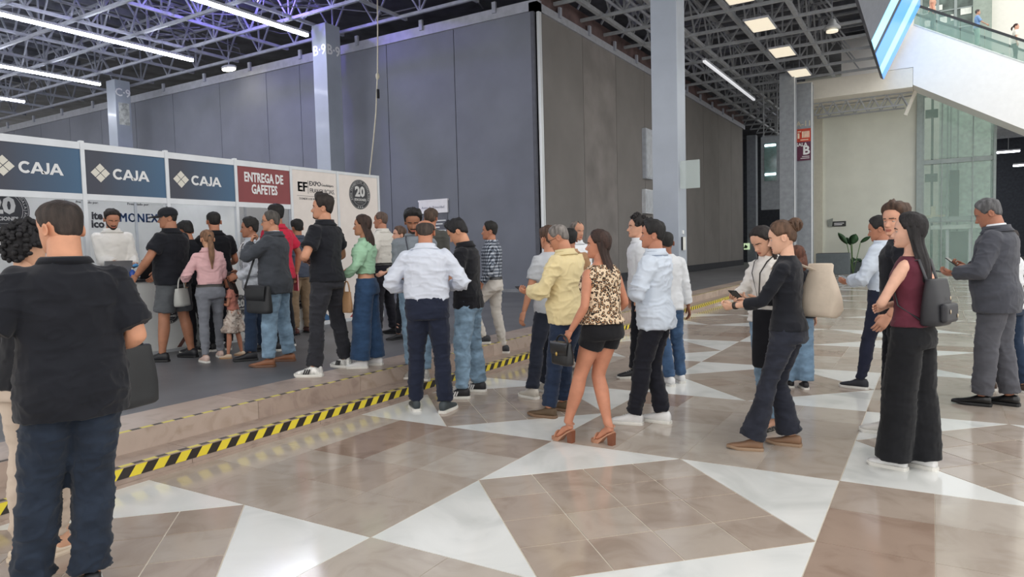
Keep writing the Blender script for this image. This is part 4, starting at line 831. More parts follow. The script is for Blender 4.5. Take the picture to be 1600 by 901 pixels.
for k, (q, lb) in enumerate(((2.0, 'at the left edge'), (4.1, 'over the first cashier window'), (5.2, 'over the bearded cashier'), (6.3, 'over the third window'), (7.4, 'over the badge window'))):
    e = empty('booth_lamp', (-9.9, q, BT - .09)); tag(e, 'slim booth strip lamp under the ceiling rail, ' + lb, 'lamp', 'booth strip lamps'); boxo('housing', (-.5, -.05, .0), (.5, .05, .05), HOUS, e); boxo('diffuser', (-.48, -.04, -.02), (.48, .04, .002), mat('booth_glow', 'ffffff', .4, var=0, emit='f6f8ff', estr=9), e)
    bb('lamp_rail', (-9.95, q - .6, BT - .045), (-9.85, q + .6, BT - .02), BALU)
# ---------------------------------------------------------------- far side of the atrium
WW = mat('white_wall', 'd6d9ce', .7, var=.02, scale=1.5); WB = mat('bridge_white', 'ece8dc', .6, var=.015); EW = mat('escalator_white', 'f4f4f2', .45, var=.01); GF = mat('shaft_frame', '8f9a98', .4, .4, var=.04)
wl = boxo('wall_right', (-4.92, 36, 0), (-.66, 36.3, 8.6), WW); tag(wl, kind='structure'); boxo('wall_return', (-5.6, 35.9, 0), (-4.5, 36.0, 8.0), mat('wall_cream', 'c9c7b8', .7, var=.02), wl)  # return is a little darker and warmer than the white wall
boxo('wall_edge', (-.66, 35.85, 0), (-.44, 36.3, 9.5), GF, wl)
e = boxo('wall_sign', (-4.12, 35.96, 2.18), (-3.5, 36.0, 2.42), mat('sign_black', '2a2d2e', .4)); tag(e, 'small black plate sign on the white wall above planter', 'sign'); boxo('text_line', (-4.0, 35.95, 2.31), (-3.58, 35.96, 2.345), LET, e); boxo('text_line', (-4.0, 35.95, 2.24), (-3.66, 35.96, 2.275), LET, e); MB().prism(npv((-4.27, 35.94, 2.2), (-4.1, 35.94, 2.16), (-4.05, 35.94, 2.58), (-4.3, 35.94, 2.5)), (0, .03, 0)).build('sign_bracket', mat('sign_grey', '8d938d', .5), e)
pl = empty('planter', (-3.86, 34.3, 0)); tag(pl, 'tall grey box planter before the white wall', 'planter'); bevel(boxo('box', (-.68, -.3, 0), (.68, .3, .95), mat('planter_grey', '5f686d', .55, var=.04), pl), .01); boxo('soil', (-.64, -.26, .90), (.64, .26, .962), mat('soil', '3a3026', .9), pl)
LF = mat('leaf_green', '2f5232', .5, var=.2, scale=5); pt = empty('potted_plant', (-3.1, 34.9, .5)); tag(pt, 'broad leaved green plant growing behind the grey planter', 'plant')
def leaf(parent, base, tip, w, m=LF):
    base, tip = npv(*base), npv(*tip); d = tip - base; sd = unit(np.cross(d, npv(.2, 1, .3))); n = unit(np.cross(sd, d)); rows = []
    for u in np.linspace(0, 1, 7):
        c = base + d * u - npv(0, 0, .10 * u * u) * np.linalg.norm(d); k = w * math.sin(math.pi * min(1, .06 + u * .94)) ** .8; rows.append(np.array([c - sd * k, c + n * .02, c + sd * k, c - n * .006]))
    MB().loft(rows).build('leaf', m, parent, True)
for b, t, w in (((-.25, 0, .85), (-.62, -.1, 1.45), .13), ((-.05, 0, .85), (.12, -.1, 1.35), .2), ((.3, 0, .9), (.72, -.1, 1.22), .09), ((-.1, .1, .8), (-.3, .2, 1.2), .1)):
    leaf(pt, b, t, w); MB().tube([(0, 0, -.5), tuple((npv(*b) + npv(0, 0, -.5)) * .5), b], .018, 6).build('stem', mat('stem_green', '5c7a4a', .6), pt, True)
hd = empty('hedge_planter', (-2.3, 35.5, 0)); tag(hd, 'low dark planter with clipped greenery along the white wall', 'planter'); boxo('box', (-1.05, -.25, 0), (1.3, .25, .5), mat('planter_dark', '3b4446', .6), hd)
rg = np.random.RandomState(8); mb = MB()
for i in range(130): mb.ellipsoid((rg.uniform(-1, 1.25), rg.uniform(-.2, .2), rg.uniform(.48, .68)), (.07, .07, .05), nu=6, nv=4)
tag(mb.build('greenery', mat('hedge_green', '3c5a44', .7, var=.3, scale=9), hd), kind='stuff')
# bridge and escalator
br = MB().prism(npv((-5.58, 33, 8.5), (-4.97, 33, 7.68), (-.76, 33, 7.68), (-.76, 33, 8.45)), (0, 2.6, 0)).build('footbridge', WB); tag(br, 'cream footbridge slab spanning towards the escalator head', 'bridge')
for y in (34.0, 34.9):
    mb = MB(); zt, zb = 7.66, 7.15
    mb.bar((-4.7, y, zt), (-.8, y, zt), .06); mb.bar((-4.6, y, zb), (-1.1, y, zb + .02), .06)
    for k in range(7): x = -4.6 + k * .52; mb.bar((x, y, zb), (x + .26, y, zt), .045); mb.bar((x + .26, y, zt), (x + .52, y, zb), .045)
    mb.build('bridge_truss', STEEL2, br, fix=False)
MB().bar((-.66, 34.2, 7.75), (-1.05, 34.2, 6.75), .25, .12).build('bridge_strut', WB, br)
es = empty('escalator', (0, 33.6, 0)); tag(es, 'white escalator descending to the right with glass balustrade', 'escalator')
lo = lambda x: 7.67 - .598 * (x + .6); hi = lambda x: 10.11 - .575 * (x + .69)
X0, X1 = -.75, 12.0
def slab(name, y0, y1, f0, f1, m, x0=X0, x1=X1):
    q = npv((x0, y0 - 33.6, f0(x0)), (x1, y0 - 33.6, f0(x1)), (x1, y0 - 33.6, f1(x1)), (x0, y0 - 33.6, f1(x0))); return MB().prism(q, (0, y1 - y0, 0)).build(name, m, es)
slab('side_cladding', 33.0, 33.12, lo, hi, EW); slab('underside', 33.12, 34.4, lo, lambda x: lo(x) + .2, EW); slab('side_cladding', 34.4, 34.52, lo, hi, EW)
boxo('landing_cladding', (-3.4, -.6, 8.47), (X0, .9, 10.12), EW, es)
slab('cladding_edge', 32.98, 33.1, lambda x: hi(x), lambda x: hi(x) + .05, mat('edge_steel', 'c8d0cc', .3, .5))
for k in range(16): x = X0 + k * .8; slab('balustrade_glass', 33.05, 33.07, lambda q: hi(q) + .05, lambda q: hi(q) + .80, glass('balustrade', '8fb3a6', .30), x + .01, x + .79)
slab('balustrade_glass', 34.45, 34.47, lambda q: hi(q) + .05, lambda q: hi(q) + .80, glass('balustrade', '8fb3a6', .30))
for y in (33.06, 34.46): MB().bar((X0, y - 33.6, hi(X0) + .84), (X1, y - 33.6, hi(X1) + .84), .08, .08).build('handrail', mat('handrail_black', '22252a', .4), es)
for k in range(34):
    x = X0 + k * .375; z = hi(x) - .06; boxo('step', (x, -.46, z - .22), (x + .40, .76, z), mat('step_steel', '7a827f', .4, .5), es)
# what stands behind the escalator
up = boxo('wall_upper', (-6, 41, 8.6), (24, 41.3, 18), mat('upper_wall', 'ecebe2', .7, var=.01)); tag(up, kind='structure')
w3 = empty('window_1', (.3, 40.9, 0)); w3['kind'] = 'structure'; boxo('window_glass', (-.9, -.05, 9.5), (1.3, 0, 15), mat('dark_glazing', '5a6a63', .15, var=.3, scale=2), w3)
for x in (-.9, -.2, .55, 1.3): boxo('window_frame', (x - .06, -.12, 9.5), (x + .06, -.04, 15), GF, w3)
for z in (10.5, 11.7, 12.6, 13.6): boxo('window_frame', (-.9, -.1, z), (1.3, -.04, z + .06), GF, w3)
for x, z, w, h in ((-.75, 12.0, .45, .3), (-.1, 12.05, .3, .3), (.75, 12.3, .45, .3), (.35, 12.1, .12, .3), (-.6, 12.7, .6, .25)): boxo('window_reveal', (x, -.09, z), (x + w, -.06, z + h), mat('pale_panel', 'e9efe6', .5), w3)
cl = trim('trim_5', (1.55, 40.6, 8.6), (2.3, 41.0, 17), mat('green_pier', '9aa79c', .5))
# glass lift
lf = empty('glass_lift', (.9, 36.4, 0)); tag(lf, 'glass lift shaft with steel frame beside the white wall', 'lift'); G = lambda n, lo_, hi_, m: boxo(n, (lo_[0] - .9, lo_[1] - 36.4, lo_[2]), (hi_[0] - .9, hi_[1] - 36.4, hi_[2]), m, lf)
GL = glass('lift', 'b4d4c8', .24)
for x0, x1 in ((-.42, .28), (.32, 1.42), (1.46, 2.2)):
    for z0, z1 in ((0, 2.2), (2.24, 4.75), (5.0, 7.8)): G('glass_pane', (x0, 36.1, z0), (x1, 36.13, z1), GL)
G('glass_pane', (2.19, 36.1, 0), (2.22, 38.4, 7.8), GL)
for x in (-.42, 2.22): G('corner_post', (x - .05, 36.05, 0), (x + .05, 36.2, 9.2), GF)
for x in (.30, 1.44): G('mullion', (x - .02, 36.08, 0), (x + .02, 36.15, 8.2), GF)
for z in (4.78, 7.75, 2.2): G('cross_beam', (-.42, 36.15, z), (2.2, 36.3, z + .2), GF)
G('guide_rail', (-.12, 37.4, 0), (-.02, 37.5, 9), mat('dark_steel', '4a5250', .5, .4)); G('guide_bracket', (-.35, 37.2, 7.0), (.15, 37.5, 7.35), mat('dark_steel', '4a5250')); G('guide_bracket', (-.35, 37.2, 4.1), (.15, 37.5, 4.45), mat('dark_steel', '4a5250'))
for x in (.5, .62, .9): G('guide_rail', (x, 38.0, 0), (x + .07, 38.07, 9), GF)
G('counterweight', (.62, 37.9, 2.4), (1.0, 38.1, 4.6), mat('dark_steel', '4a5250')); G('back_wall', (-.42, 38.4, 0), (.2, 38.5, 9), mat('shaft_white', 'e6ebe2', .6)); G('back_wall', (.2, 38.45, 0), (2.2, 38.5, 9), mat('shaft_green', 'bccdc4', .6, var=.12))
G('car_floor', (-.1, 36.5, 1.9), (2.1, 38.0, 2.08), mat('car_steel', 'b8c4bd', .3, .5)); G('car_rail', (-.05, 36.5, 2.4), (2.0, 36.55, 2.46), GF); G('car_box', (-.35, 36.6, 2.25), (.45, 37.4, 2.55), mat('car_cream', 'd6d0b6', .5)); G('car_box', (-.1, 36.7, 2.55), (.08, 37.0, 2.95), mat('car_cream', 'd6d0b6'))
G('car_door', (.65, 37.8, 0), (1.35, 37.85, 1.8), mat('car_dark', '34433f', .3)); G('door_frame', (.5, 37.75, 0), (.62, 37.9, 1.9), ALU); G('door_frame', (1.38, 37.75, 0), (1.5, 37.9, 1.9), ALU)
# dark halls far behind
fl = boxo('floor_far', (-62, 41.5, -.2), (40, 75, -.01), mat('floor_far', '7a756e', .25, var=.06)); tag(fl, kind='structure')
dk = mat('dark_hall', '33373f', .9, var=.1); tag(boxo('wall_far', (-62, 62, 0), (40, 62.4, 12), dk), kind='structure'); tag(boxo('ceiling_far', (2.4, 41, 8.8), (40, 62, 9.0), dk), kind='structure'); tag(boxo('wall_far_left', (-12, 52, 0), (-4.5, 52.3, 9), dk), kind='structure')
for k, y in enumerate(np.arange(43, 61, 1.8)): trim('trim_%d' % (20 + k), (2.4, y, 8.3), (38, y + .12, 8.7), STEEL2)
for k, (x, y, w, lb) in enumerate(((4.3, 58, 1.3, 'bright oval lamp in the dark hall above suit man'), (5.15, 57, 1.3, 'bright lamp at the right edge in the dark hall'), (3.2, 60, .5, 'dimmer lamp low in the dark hall'))):
    z = (7.2, 6.15, 4.2)[k]; e = empty('hall_lamp', (x, y, z)); tag(e, lb, 'lamp'); boxo('housing', (-w / 2, -.2, .06), (w / 2, .2, .16), HOUS, e); MB().bar((0, 0, .1), (0, 0, 8.85 - z), .03).build('hanger', STEEL2, e); boxo('diffuser', (-w / 2 + .02, -.18, -.02), (w / 2 - .02, .18, .065), mat('hall_lamp_glow', 'ffffff', .4, var=0, emit='eef2ff', estr=9), e)
# hanging glass box beside the far column, and exit sign
hb = empty('glass_cabin', (-6.35, 33.2, 3.0)); tag(hb, 'glazed booth window hanging on the far side wall', 'window box'); boxo('frame', (-.40, .02, 0), (.40, .25, 3.3), mat('cabin_grey', '9aa1a8', .5), hb); MB().bar((-.3, .15, 3.25), (-.3, .15, 7.3), .04).build('hanger', STEEL2, hb); MB().bar((.3, .15, 3.25), (.3, .15, 7.3), .04).build('hanger', STEEL2, hb); boxo('pane', (-.25, -.02, 1.3), (.28, .0, 3.0), mat('cabin_glass', '6f8d8a', .1, var=.1), hb)
for z in (1.55, 2.85): boxo('reflected_light', (-.22, -.05, z), (.25, -.02, z + .09), mat('reflection_glow', 'ffffff', .4, var=0, emit='e8f6ff', estr=3), hb)  # glowing strips stand in for lights reflected in the pane
ex = boxo('exit_sign', (-10.35, 44.9, 1.1), (-9.85, 45.0, 1.5), mat('exit_green', 'a8b99a', .5, emit='c9e0b4', estr=.5)); tag(ex, 'small pale green exit sign in the dark opening', 'sign'); MB().prism(npv((-10.2, 44.88, 1.18), (-10.0, 44.88, 1.18), (-9.95, 44.88, 1.3), (-10.1, 44.88, 1.42)), (0, .02, 0)).build('pictogram', mat('exit_dark', '3d5a3a', .5), ex)
# ---------------------------------------------------------------- everybody in the queue
def top_h(at, z, ytop, k=1.015):
    lo_, hi_ = 0., 20.
    for _ in range(50):
        m_ = (lo_ + hi_) / 2; p = npv(at[0], at[1], m_ - CAMH); Y = -p[0] * math.sin(YAW) + p[1] * math.cos(YAW); X = p[0] * math.cos(YAW) + p[1] * math.sin(YAW)
        zc = Y * math.cos(PITCH) - p[2] * math.sin(PITCH); yc = Y * math.sin(PITCH) + p[2] * math.cos(PITCH); u, v = FPX * X / zc, -FPX * yc / zc
        if 450.5 + u * math.sin(ROLL) + v * math.cos(ROLL) > ytop: lo_ = m_
        else: hi_ = m_
    return (m_ - z) / k
def P_(label, fp, ytop, z=0, face=0, yaws=(6, -6), k=1.015, H=None, zz=(0, 0), at=None, maxsep=.55, **kw):
    """fp: pixels where the left and the right ankle stand over the floor"""
    if at is None:
        a, b = atz(*fp[0], z + zz[0]), atz(*fp[1], z + zz[1]); at = ((a[0] + b[0]) / 2, (a[1] + b[1]) / 2); H = H or top_h(at, z, ytop, k); s = H / 1.75
        psi = math.atan2(-at[0], at[1]) + R(face); M = rotz(-psi); f = []
        for q, yw, dzz in ((a, yaws[0], zz[0]), (b, yaws[1], zz[1])):
            l = M @ npv(q[0] - at[0], q[1] - at[1], 0) / s; f.append([l[0], l[1], yw, dzz / s])
        dx = f[1][0] - f[0][0]
        if dx < .13:                                     # keep the legs apart
            c = (f[0][0] + f[1][0]) / 2; f[0][0], f[1][0] = c - .08, c + .08
        kw['feet'] = f
    else: H = H or top_h(at, z, ytop, k)
    return person(label, at, z, H=H, face=face, **kw)
def atpx(x, y, X): p = atX(x, y, X); return (p[0], p[1])

def leopard():
    m, nt, b = new_mat('cloth_leopard'); tc = N(nt, 'ShaderNodeTexCoord'); nz = N(nt, 'ShaderNodeTexNoise'); nz.inputs['Scale'].default_value = 30; mx = N(nt, 'ShaderNodeMixRGB'); mx.inputs[0].default_value = .03
    nt.links.new(tc.outputs['Object'], mx.inputs[1]); nt.links.new(tc.outputs['Object'], nz.inputs['Vector']); nt.links.new(nz.outputs['Color'], mx.inputs[2])
    v = N(nt, 'ShaderNodeTexVoronoi'); v.inputs['Scale'].default_value = 46; nt.links.new(mx.outputs[0], v.inputs['Vector'])
    r = ramp(nt, v.outputs['Distance'], [(0, srgb('b08660')), (.26, srgb('b08660')), (.30, srgb('2a1e18')), (.50, srgb('2a1e18')), (.56, srgb('ddc6a8'))]); r.color_ramp.interpolation = 'LINEAR'
    nt.links.new(r.outputs[0], b.inputs['Base Color']); b.inputs['Roughness'].default_value = .8; return m
def plaid():
    m, nt, b = new_mat('cloth_plaid'); tc = N(nt, 'ShaderNodeTexCoord'); sp = N(nt, 'ShaderNodeSeparateXYZ'); nt.links.new(tc.outputs['Object'], sp.inputs[0])
    ad = N(nt, 'ShaderNodeMath', operation='ADD'); nt.links.new(sp.outputs[0], ad.inputs[0]); nt.links.new(sp.outputs[1], ad.inputs[1]); fs = []
    for src in (ad.outputs[0], sp.outputs[2]):
        q = N(nt, 'ShaderNodeMath', operation='MULTIPLY'); q.inputs[1].default_value = 24; nt.links.new(src, q.inputs[0]); f = N(nt, 'ShaderNodeMath', operation='FRACT'); nt.links.new(q.outputs[0], f.inputs[0])
        g = N(nt, 'ShaderNodeMath', operation='GREATER_THAN'); g.inputs[1].default_value = .52; nt.links.new(f.outputs[0], g.inputs[0]); fs.append(g)
    a = N(nt, 'ShaderNodeMath', operation='ADD'); nt.links.new(fs[0].outputs[0], a.inputs[0]); nt.links.new(fs[1].outputs[0], a.inputs[1]); h = N(nt, 'ShaderNodeMath', operation='MULTIPLY'); h.inputs[1].default_value = .5; nt.links.new(a.outputs[0], h.inputs[0])
    r = ramp(nt, h.outputs[0], [(0, srgb('1f2430')), (.3, srgb('5f6876')), (.8, srgb('b4bac4'))]); r.color_ramp.interpolation = 'CONSTANT'; nt.links.new(r.outputs[0], b.inputs['Base Color']); b.inputs['Roughness'].default_value = .85; return m
def floral():
    m, nt, b = new_mat('cloth_floral'); tc = N(nt, 'ShaderNodeTexCoord'); v = N(nt, 'ShaderNodeTexVoronoi'); v.inputs['Scale'].default_value = 34; nt.links.new(tc.outputs['Object'], v.inputs['Vector'])
    r = ramp(nt, v.outputs['Color'], [(0, srgb('6b5a55')), (.3, srgb('b8a79c')), (.6, srgb('d8ccc2'))]); nt.links.new(r.outputs[0], b.inputs['Base Color']); b.inputs['Roughness'].default_value = .85; return m
def dots():
    m, nt, b = new_mat('flat_dots'); tc = N(nt, 'ShaderNodeTexCoord'); v = N(nt, 'ShaderNodeTexVoronoi'); v.inputs['Scale'].default_value = 90; v.inputs['Randomness'].default_value = .2; nt.links.new(tc.outputs['Object'], v.inputs['Vector'])
    r = ramp(nt, v.outputs['Distance'], [(0, srgb('cfc8bc')), (.25, srgb('1c1b1c'))]); r.color_ramp.interpolation = 'CONSTANT'; nt.links.new(r.outputs[0], b.inputs['Base Color']); return m
BLK, BLK2, NAVY = cloth('black', '191b22'), cloth('black_soft', '16171d'), cloth('navy', '1f2537'); WSH = cloth('white', 'dfe2e6'); LBL = cloth('light_blue', 'ccd6e3'); DGR = cloth('dark_grey', '2a2b31')
JD, JM, JL = cloth('jeans_dark', '212a38', var=.14), cloth('jeans_mid', '3d5676', var=.14), cloth('jeans_light', '7d97ad', var=.16)
SW, SB = mat('shoe_white', 'e4e4e4', .5), mat('shoe_black', '202126', .5); SOLE = mat('sole_white', 'dcdad4', .6); SOLEB = mat('sole_black', '18181a', .6)
sneak = lambda m, sm=SOLE, **k: dict(kind='sneaker', mat=m, smat=sm, **k); dress = lambda m, sm=SOLEB, **k: dict(kind='dress', mat=m, smat=sm, **k)
phoneL, phoneR = dict(hand=(-.07, .30, 1.12), palm=(.3, -.4, .9), curl=.7), dict(hand=(.07, .31, 1.12), palm=(-.3, -.4, .9), curl=.7)
crossL, crossR = dict(up=(-.30, .06, 1.13), hand=(.10, .24, 1.16), palm=(0, -1, -.2), curl=.3), dict(up=(.30, .06, 1.12), hand=(-.10, .22, 1.13), palm=(0, -1, -.2), curl=.3)
def down(sx, y=.05, x=.26, z=.82): return dict(hand=(sx * x, y, z))

# foreground
p1 = P_('man in black t-shirt and dark jeans seen from behind, nearest the camera', ((54, 937), (144, 925)), 310, pelvis=(.085, 0), face=8, girth=1.13, head=(28, 6, 0), sk='cf9678', hair=('buzz', '332a26'), voxel=.008,
        armL=dict(up=(-.36, -.05, 1.10), hand=(-.30, .22, 1.0)), armR=dict(up=(.28, -.06, 1.08), hand=(.14, .2, 1.06)), top=dict(m=BLK, hem=.79, sleeve=.80, off=.02, soff=.03, loose=.95, amp=.007, collar='crew'), bottom=dict(m=JD, fit='relaxed', amp=.008), shoes=sneak(SB))
p2 = P_('woman with long curly black hair half hidden behind the nearest man', ((40, 872), (92, 862)), 352, face=-55, sex='f', head=(10, 5, 0), sk='d9a98c', hair=('curly', '17161a', dict(t=(.02, .026), n=150)), top=dict(m=BLK2, sleeve=1.9, hem=.9), bottom=dict(m=cloth('beige_trousers', 'c9b8a8'), fit='slim'), shoes=dict(kind='flat', mat=mat('beige_shoe', 'd8c8b4'), bare=True))
# registration side
p3 = P_('bearded cashier in white shirt behind the counter, looking down', None, 327, z=PZ, at=atpx(177, 400, -9.32), face=-168, girth=1.02, head=(0, 24, 0), sk='bd8468', hair=('short', '2a211d'), beard=('full', '2a211d'), top=dict(m=cloth('white_warm', 'e6e3de'), sleeve=1.9, hem=.98, tuck=True, collar='shirt'), bottom=dict(m=DGR), shoes=dress(SB), armL=dict(hand=(-.16, .30, 1.06), palm=(.4, -.3, .8), curl=.8), armR=dict(hand=(.04, .30, 1.10), palm=(-.3, .2, -.9)))
p4 = P_('heavy man in black cap, black polo and grey shorts', ((254, 565), (300, 558)), 319, z=PZ, face=50, girth=1.17, belly=.05, head=(34, 4, 0), sk='a8755b', hair=('buzz', '1b1918'), k=1.035, cap=cloth('cap_black', '202228'), top=dict(m=BLK, hem=.86, sleeve=.6, soff=.026, collar='shirt', loose=.95), bottom=dict(m=cloth('shorts_grey', '55585c'), fit='shorts', hem=.86, name='shorts'), shoes=sneak(SB, SOLEB), armL=dict(up=(-.36, .05, 1.12), hand=(-.33, .26, .93)), armR=dict(hand=(.15, .35, 1.0)))
p5 = P_('woman with long ponytail in pink shirt and grey trousers', ((322, 566), (345, 558)), 357, z=PZ, face=14, sex='f', head=(4, 2, 0), sk='d2a284', hair=('pony', '7a5a44', dict(L=.44, k=1.15)), top=dict(m=cloth('pink', 'd9aeb0'), sleeve=1.5, hem=.99, tuck=True, collar='shirt', amp=.008), bottom=dict(m=cloth('grey_trousers', '757880'), fit='slim', belt='3a3836'), shoes=sneak(mat('shoe_pink', 'cdb4aa', .6)), armL=dict(up=(-.30, .02, 1.14), hand=(-.26, .22, 1.06)), armR=dict(hand=(.16, .30, 1.05)))
p6 = P_('dark haired man in black polo at the third counter', None, 331, z=PZ, at=atpx(338, 420, -7.95), face=12, girth=1.05, sk='b98065', hair=('buzz', '1a1817'), top=dict(m=BLK2, hem=.87, sleeve=.62, collar='shirt'), bottom=dict(m=BLK), shoes=sneak(SB), armR=dict(hand=(.22, .30, 1.08)), armL=dict(hand=(-.2, .3, 1.08)))
p7 = P_('little girl in pink top and floral skirt beside the ponytail woman', ((357, 560), (378, 555)), 424, z=PZ, face=62, sex='f', hs=1.42, girth=.92, head=(0, 14, 6), k=1.06, sk='b97f66', hair=('long', '2e211c', dict(L=.32, w=.12)), top=dict(m=cloth('salmon', 'c98576'), sleeve=.4, hem=1.02, tuck=False), bottom=dict(m=floral(), fit='skirt', hem=.88, name='skirt', amp=.016), shoes=dict(kind='sneaker', mat=mat('shoe_cream', 'd8c2aa', .6), smat=mat('sole_tan', 'b08a64', .6)), armL=dict(hand=(-.13, .22, 1.2)), armR=dict(hand=(.1, .25, 1.2)), voxel=.013)
p8 = P_('stooping dark haired person between cap man and ponytail woman', None, 350, z=PZ, at=atpx(304, 420, -8.02), face=35, girth=1.0, lean=14, head=(0, 20, 0), k=.985, sk='b98065', hair=('short', '1b1a1b', dict(t=(.02, .03))), top=dict(m=BLK, hem=.87, sleeve=.62), bottom=dict(m=BLK2), shoes=sneak(SB), armL=dict(hand=(-.15, .38, 1.0)), armR=dict(hand=(.15, .38, 1.0)))
p9 = P_('attendant with glasses and dark jacket inside the booth', None, 352, z=PZ, at=atpx(362, 420, -9.45), face=168, head=(0, 8, 0), sk='b98470', hair=('receding', '4a443f'), glasses='1a1a1a', top=dict(m=DGR, sleeve=1.9, hem=.85, off=.024), bottom=dict(m=BLK), shoes=dress(SB), armL=dict(hand=(-.12, .3, 1.05)), armR=dict(hand=(.12, .3, 1.05)))
p10 = P_('man in pale patterned shirt hidden behind the grey suit man', ((392, 563), (412, 548)), 333, z=PZ, face=82, sk='a06e56', head=(0, 4, 0), hair=('short', '1c1a19', dict(t=(.016, .03))), top=dict(m=cloth('pale_pattern', 'b9bec6', var=.2), sleeve=1.9, hem=.88, collar='shirt', amp=.009), bottom=dict(m=cloth('jeans_deep', '27364c')), shoes=sneak(SB, SOLEB), armL=dict(hand=(-.14, .18, 1.02)), armR=dict(hand=(.14, .2, 1.05)))
p11 = P_('grey suit man with glasses, hand at his mouth, light jeans', ((420, 573), (452, 564)), 328, z=PZ, face=66, girth=1.08, belly=.03, head=(12, 2, 0), sk='c08a6e', hair=('short', '4c4844', dict(t=(.008, .012))), glasses='9a9aa0', top=[dict(m=cloth('suit_charcoal', '41454c'), sleeve=1.9, hem=.80, off=.03, soff=.022, loose=.97, name='jacket', collar='shirt', amp=.007), dict(m=WSH, sleeve=0, hem=1.3, neck=1.515, off=.006, name='shirt')], bottom=dict(m=JL, fit='relaxed'), shoes=dress(mat('shoe_tan', '8a5a3e', .5), mat('sole_brown', '6a4a38')), armL=dict(up=(-.30, .20, 1.22), hand=(-.04, .22, 1.47), palm=(.3, -.8, 0), curl=1.1), armR=dict(hand=(.22, .15, .9)))
p12 = P_('man in bright red shirt behind the grey suit man', ((430, 548), (453, 540)), 318, z=PZ, face=48, girth=1.05, sk='a9745a', hair=('buzz', '191818', dict(t=(.008, .02))), top=dict(m=cloth('red', 'c42a45'), hem=.84, sleeve=.66, soff=.026, collar='shirt'), bottom=dict(m=BLK), shoes=sneak(SB), armR=dict(up=(.33, -.06, 1.12), hand=(.28, -.02, .90)), armL=dict(hand=(-.15, .3, 1.0)))
p13 = P_('man in slate shirt and khaki trousers by the badge counter', ((462, 523), (482, 519)), 343, z=PZ, face=28, sk='a9745a', hair=('short', '191818'), top=dict(m=cloth('slate', '4a5160'), hem=.86, sleeve=1.8, collar='shirt'), bottom=dict(m=cloth('khaki', '8f7a62'), fit='straight'), shoes=dress(mat('shoe_maroon', '5a3530', .5)))
p14 = P_('tall man in black polo and white sneakers at the platform edge', ((492, 588), (540, 574)), 303, z=PZ, face=56, girth=1.06, head=(22, -2, 0), yaws=(12, -14), sk='c48e72', hair=('quiff', '241d1a'), beard=('goatee', '3a2a24'), top=dict(m=BLK, hem=.90, sleeve=.64, soff=.026, collar='shirt', loose=.92), bottom=dict(m=DGR, fit='straight', amp=.008), shoes=sneak(mat('shoe_mix', 'cfcfcc', .5, var=.3, scale=18), SOLE, stripes=SB), armL=dict(up=(-.34, .02, 1.13), hand=(-.06, .22, 1.13)), armR=dict(up=(.34, .02, 1.13), hand=(.06, .22, 1.10)), voxel=.0095)
p15 = P_('woman in mint green blouse and wide blue jeans', ((565, 575), (589, 570)), 336, z=PZ, face=72, sex='f', head=(4, 0, 0), sk='c99274', hair=('long', '34241e', dict(L=.22, back=.05, w=.095)), top=dict(m=cloth('mint', '9cc4a6'), hem=1.07, sleeve=1.75, puff=.03, soff=.016, loose=.5, amp=.009), bottom=dict(m=cloth('jeans_navy', '2f4868', var=.1), fit='wide', waist=1.02, amp=.004), shoes=sneak(SW), armL=dict(up=(-.27, .04, 1.13), hand=(-.12, .24, 1.06)), armR=dict(up=(.27, .04, 1.13), hand=(.06, .24, 1.1)), voxel=.0095)
p16 = P_('older man in white short sleeved shirt by the badge panel', ((590, 524), (616, 521)), 331, z=PZ, face=58, girth=1.1, belly=.04, head=(10, 0, 0), sk='b57f66', hair=('receding', '5a4a42'), top=dict(m=cloth('offwhite', 'd9d6cf'), hem=.98, tuck=True, sleeve=.75, soff=.03, collar='shirt', loose=.9, amp=.008), bottom=dict(m=cloth('black_trousers', '24242c'), belt='1a1a1a'), shoes=dress(SB), armL=dict(up=(-.33, -.02, 1.13), hand=(-.24, .12, .93)), armR=dict(hand=(.2, .22, 1.0)))
p17 = P_('woman in cream cardigan partly hidden behind the moustached man', ((622, 530), (640, 527)), 354, z=PZ, face=105, sex='f', sk='d8a58e', hair=('short', '5a463a', dict(t=(.02, .028))), top=dict(m=cloth('cream', 'd0ccbc'), sleeve=1.8, hem=.85), bottom=dict(m=BLK, fit='slim'), shoes=dress(SB), armL=dict(hand=(-.16, .32, 1.05)))
p18 = P_('dark moustached man facing the camera with a lanyard', ((640, 592), (668, 588)), 331, z=.13, face=172, head=(6, 22, 0), k=1.0, sk='96664e', hair=('quiff', '171517', dict(t=(.016, .034))), beard=('full', '2a211d'), top=[dict(m=cloth('grey_tee', '7f868e'), hem=.88, sleeve=1.8, collar='crew')], bottom=dict(m=JL), shoes=sneak(mat('shoe_grey', 'a8a49c', .6)), armL=dict(hand=(-.1, .3, 1.1)), armR=dict(hand=(.1, .3, 1.1)))
p19 = P_('brown haired man seen from behind near the privacy notice', ((668, 532), (690, 528)), 326, z=PZ, face=-15, sk='b98065', hair=('short', '4a3a30', dict(t=(.016, .026))), top=dict(m=cloth('dark_olive', '4c4c48'), hem=.87, sleeve=1.8), bottom=dict(m=BLK), shoes=sneak(SB))
p20 = P_('bald man in pale blue shirt and navy trousers seen from behind', ((650, 640), (696, 643)), 347, face=-4, girth=1.1, belly=.03, hunch=10, head=(0, 22, 0), k=.992, yaws=(14, -24), sk='b98065', hair=('bald', '3a302b'), top=dict(m=cloth('pale_blue', 'd3d9e6'), hem=.98, tuck=True, sleeve=1.85, soff=.018, loose=.92, collar='shirt', amp=.009), bottom=dict(m=NAVY, fit='straight'), shoes=sneak(mat('shoe_slate', '3a4246', .6)), armL=dict(up=(-.36, .0, 1.14), hand=(-.16, .26, 1.12)), armR=dict(up=(.36, .0, 1.14), hand=(.16, .26, 1.12)), voxel=.0095)
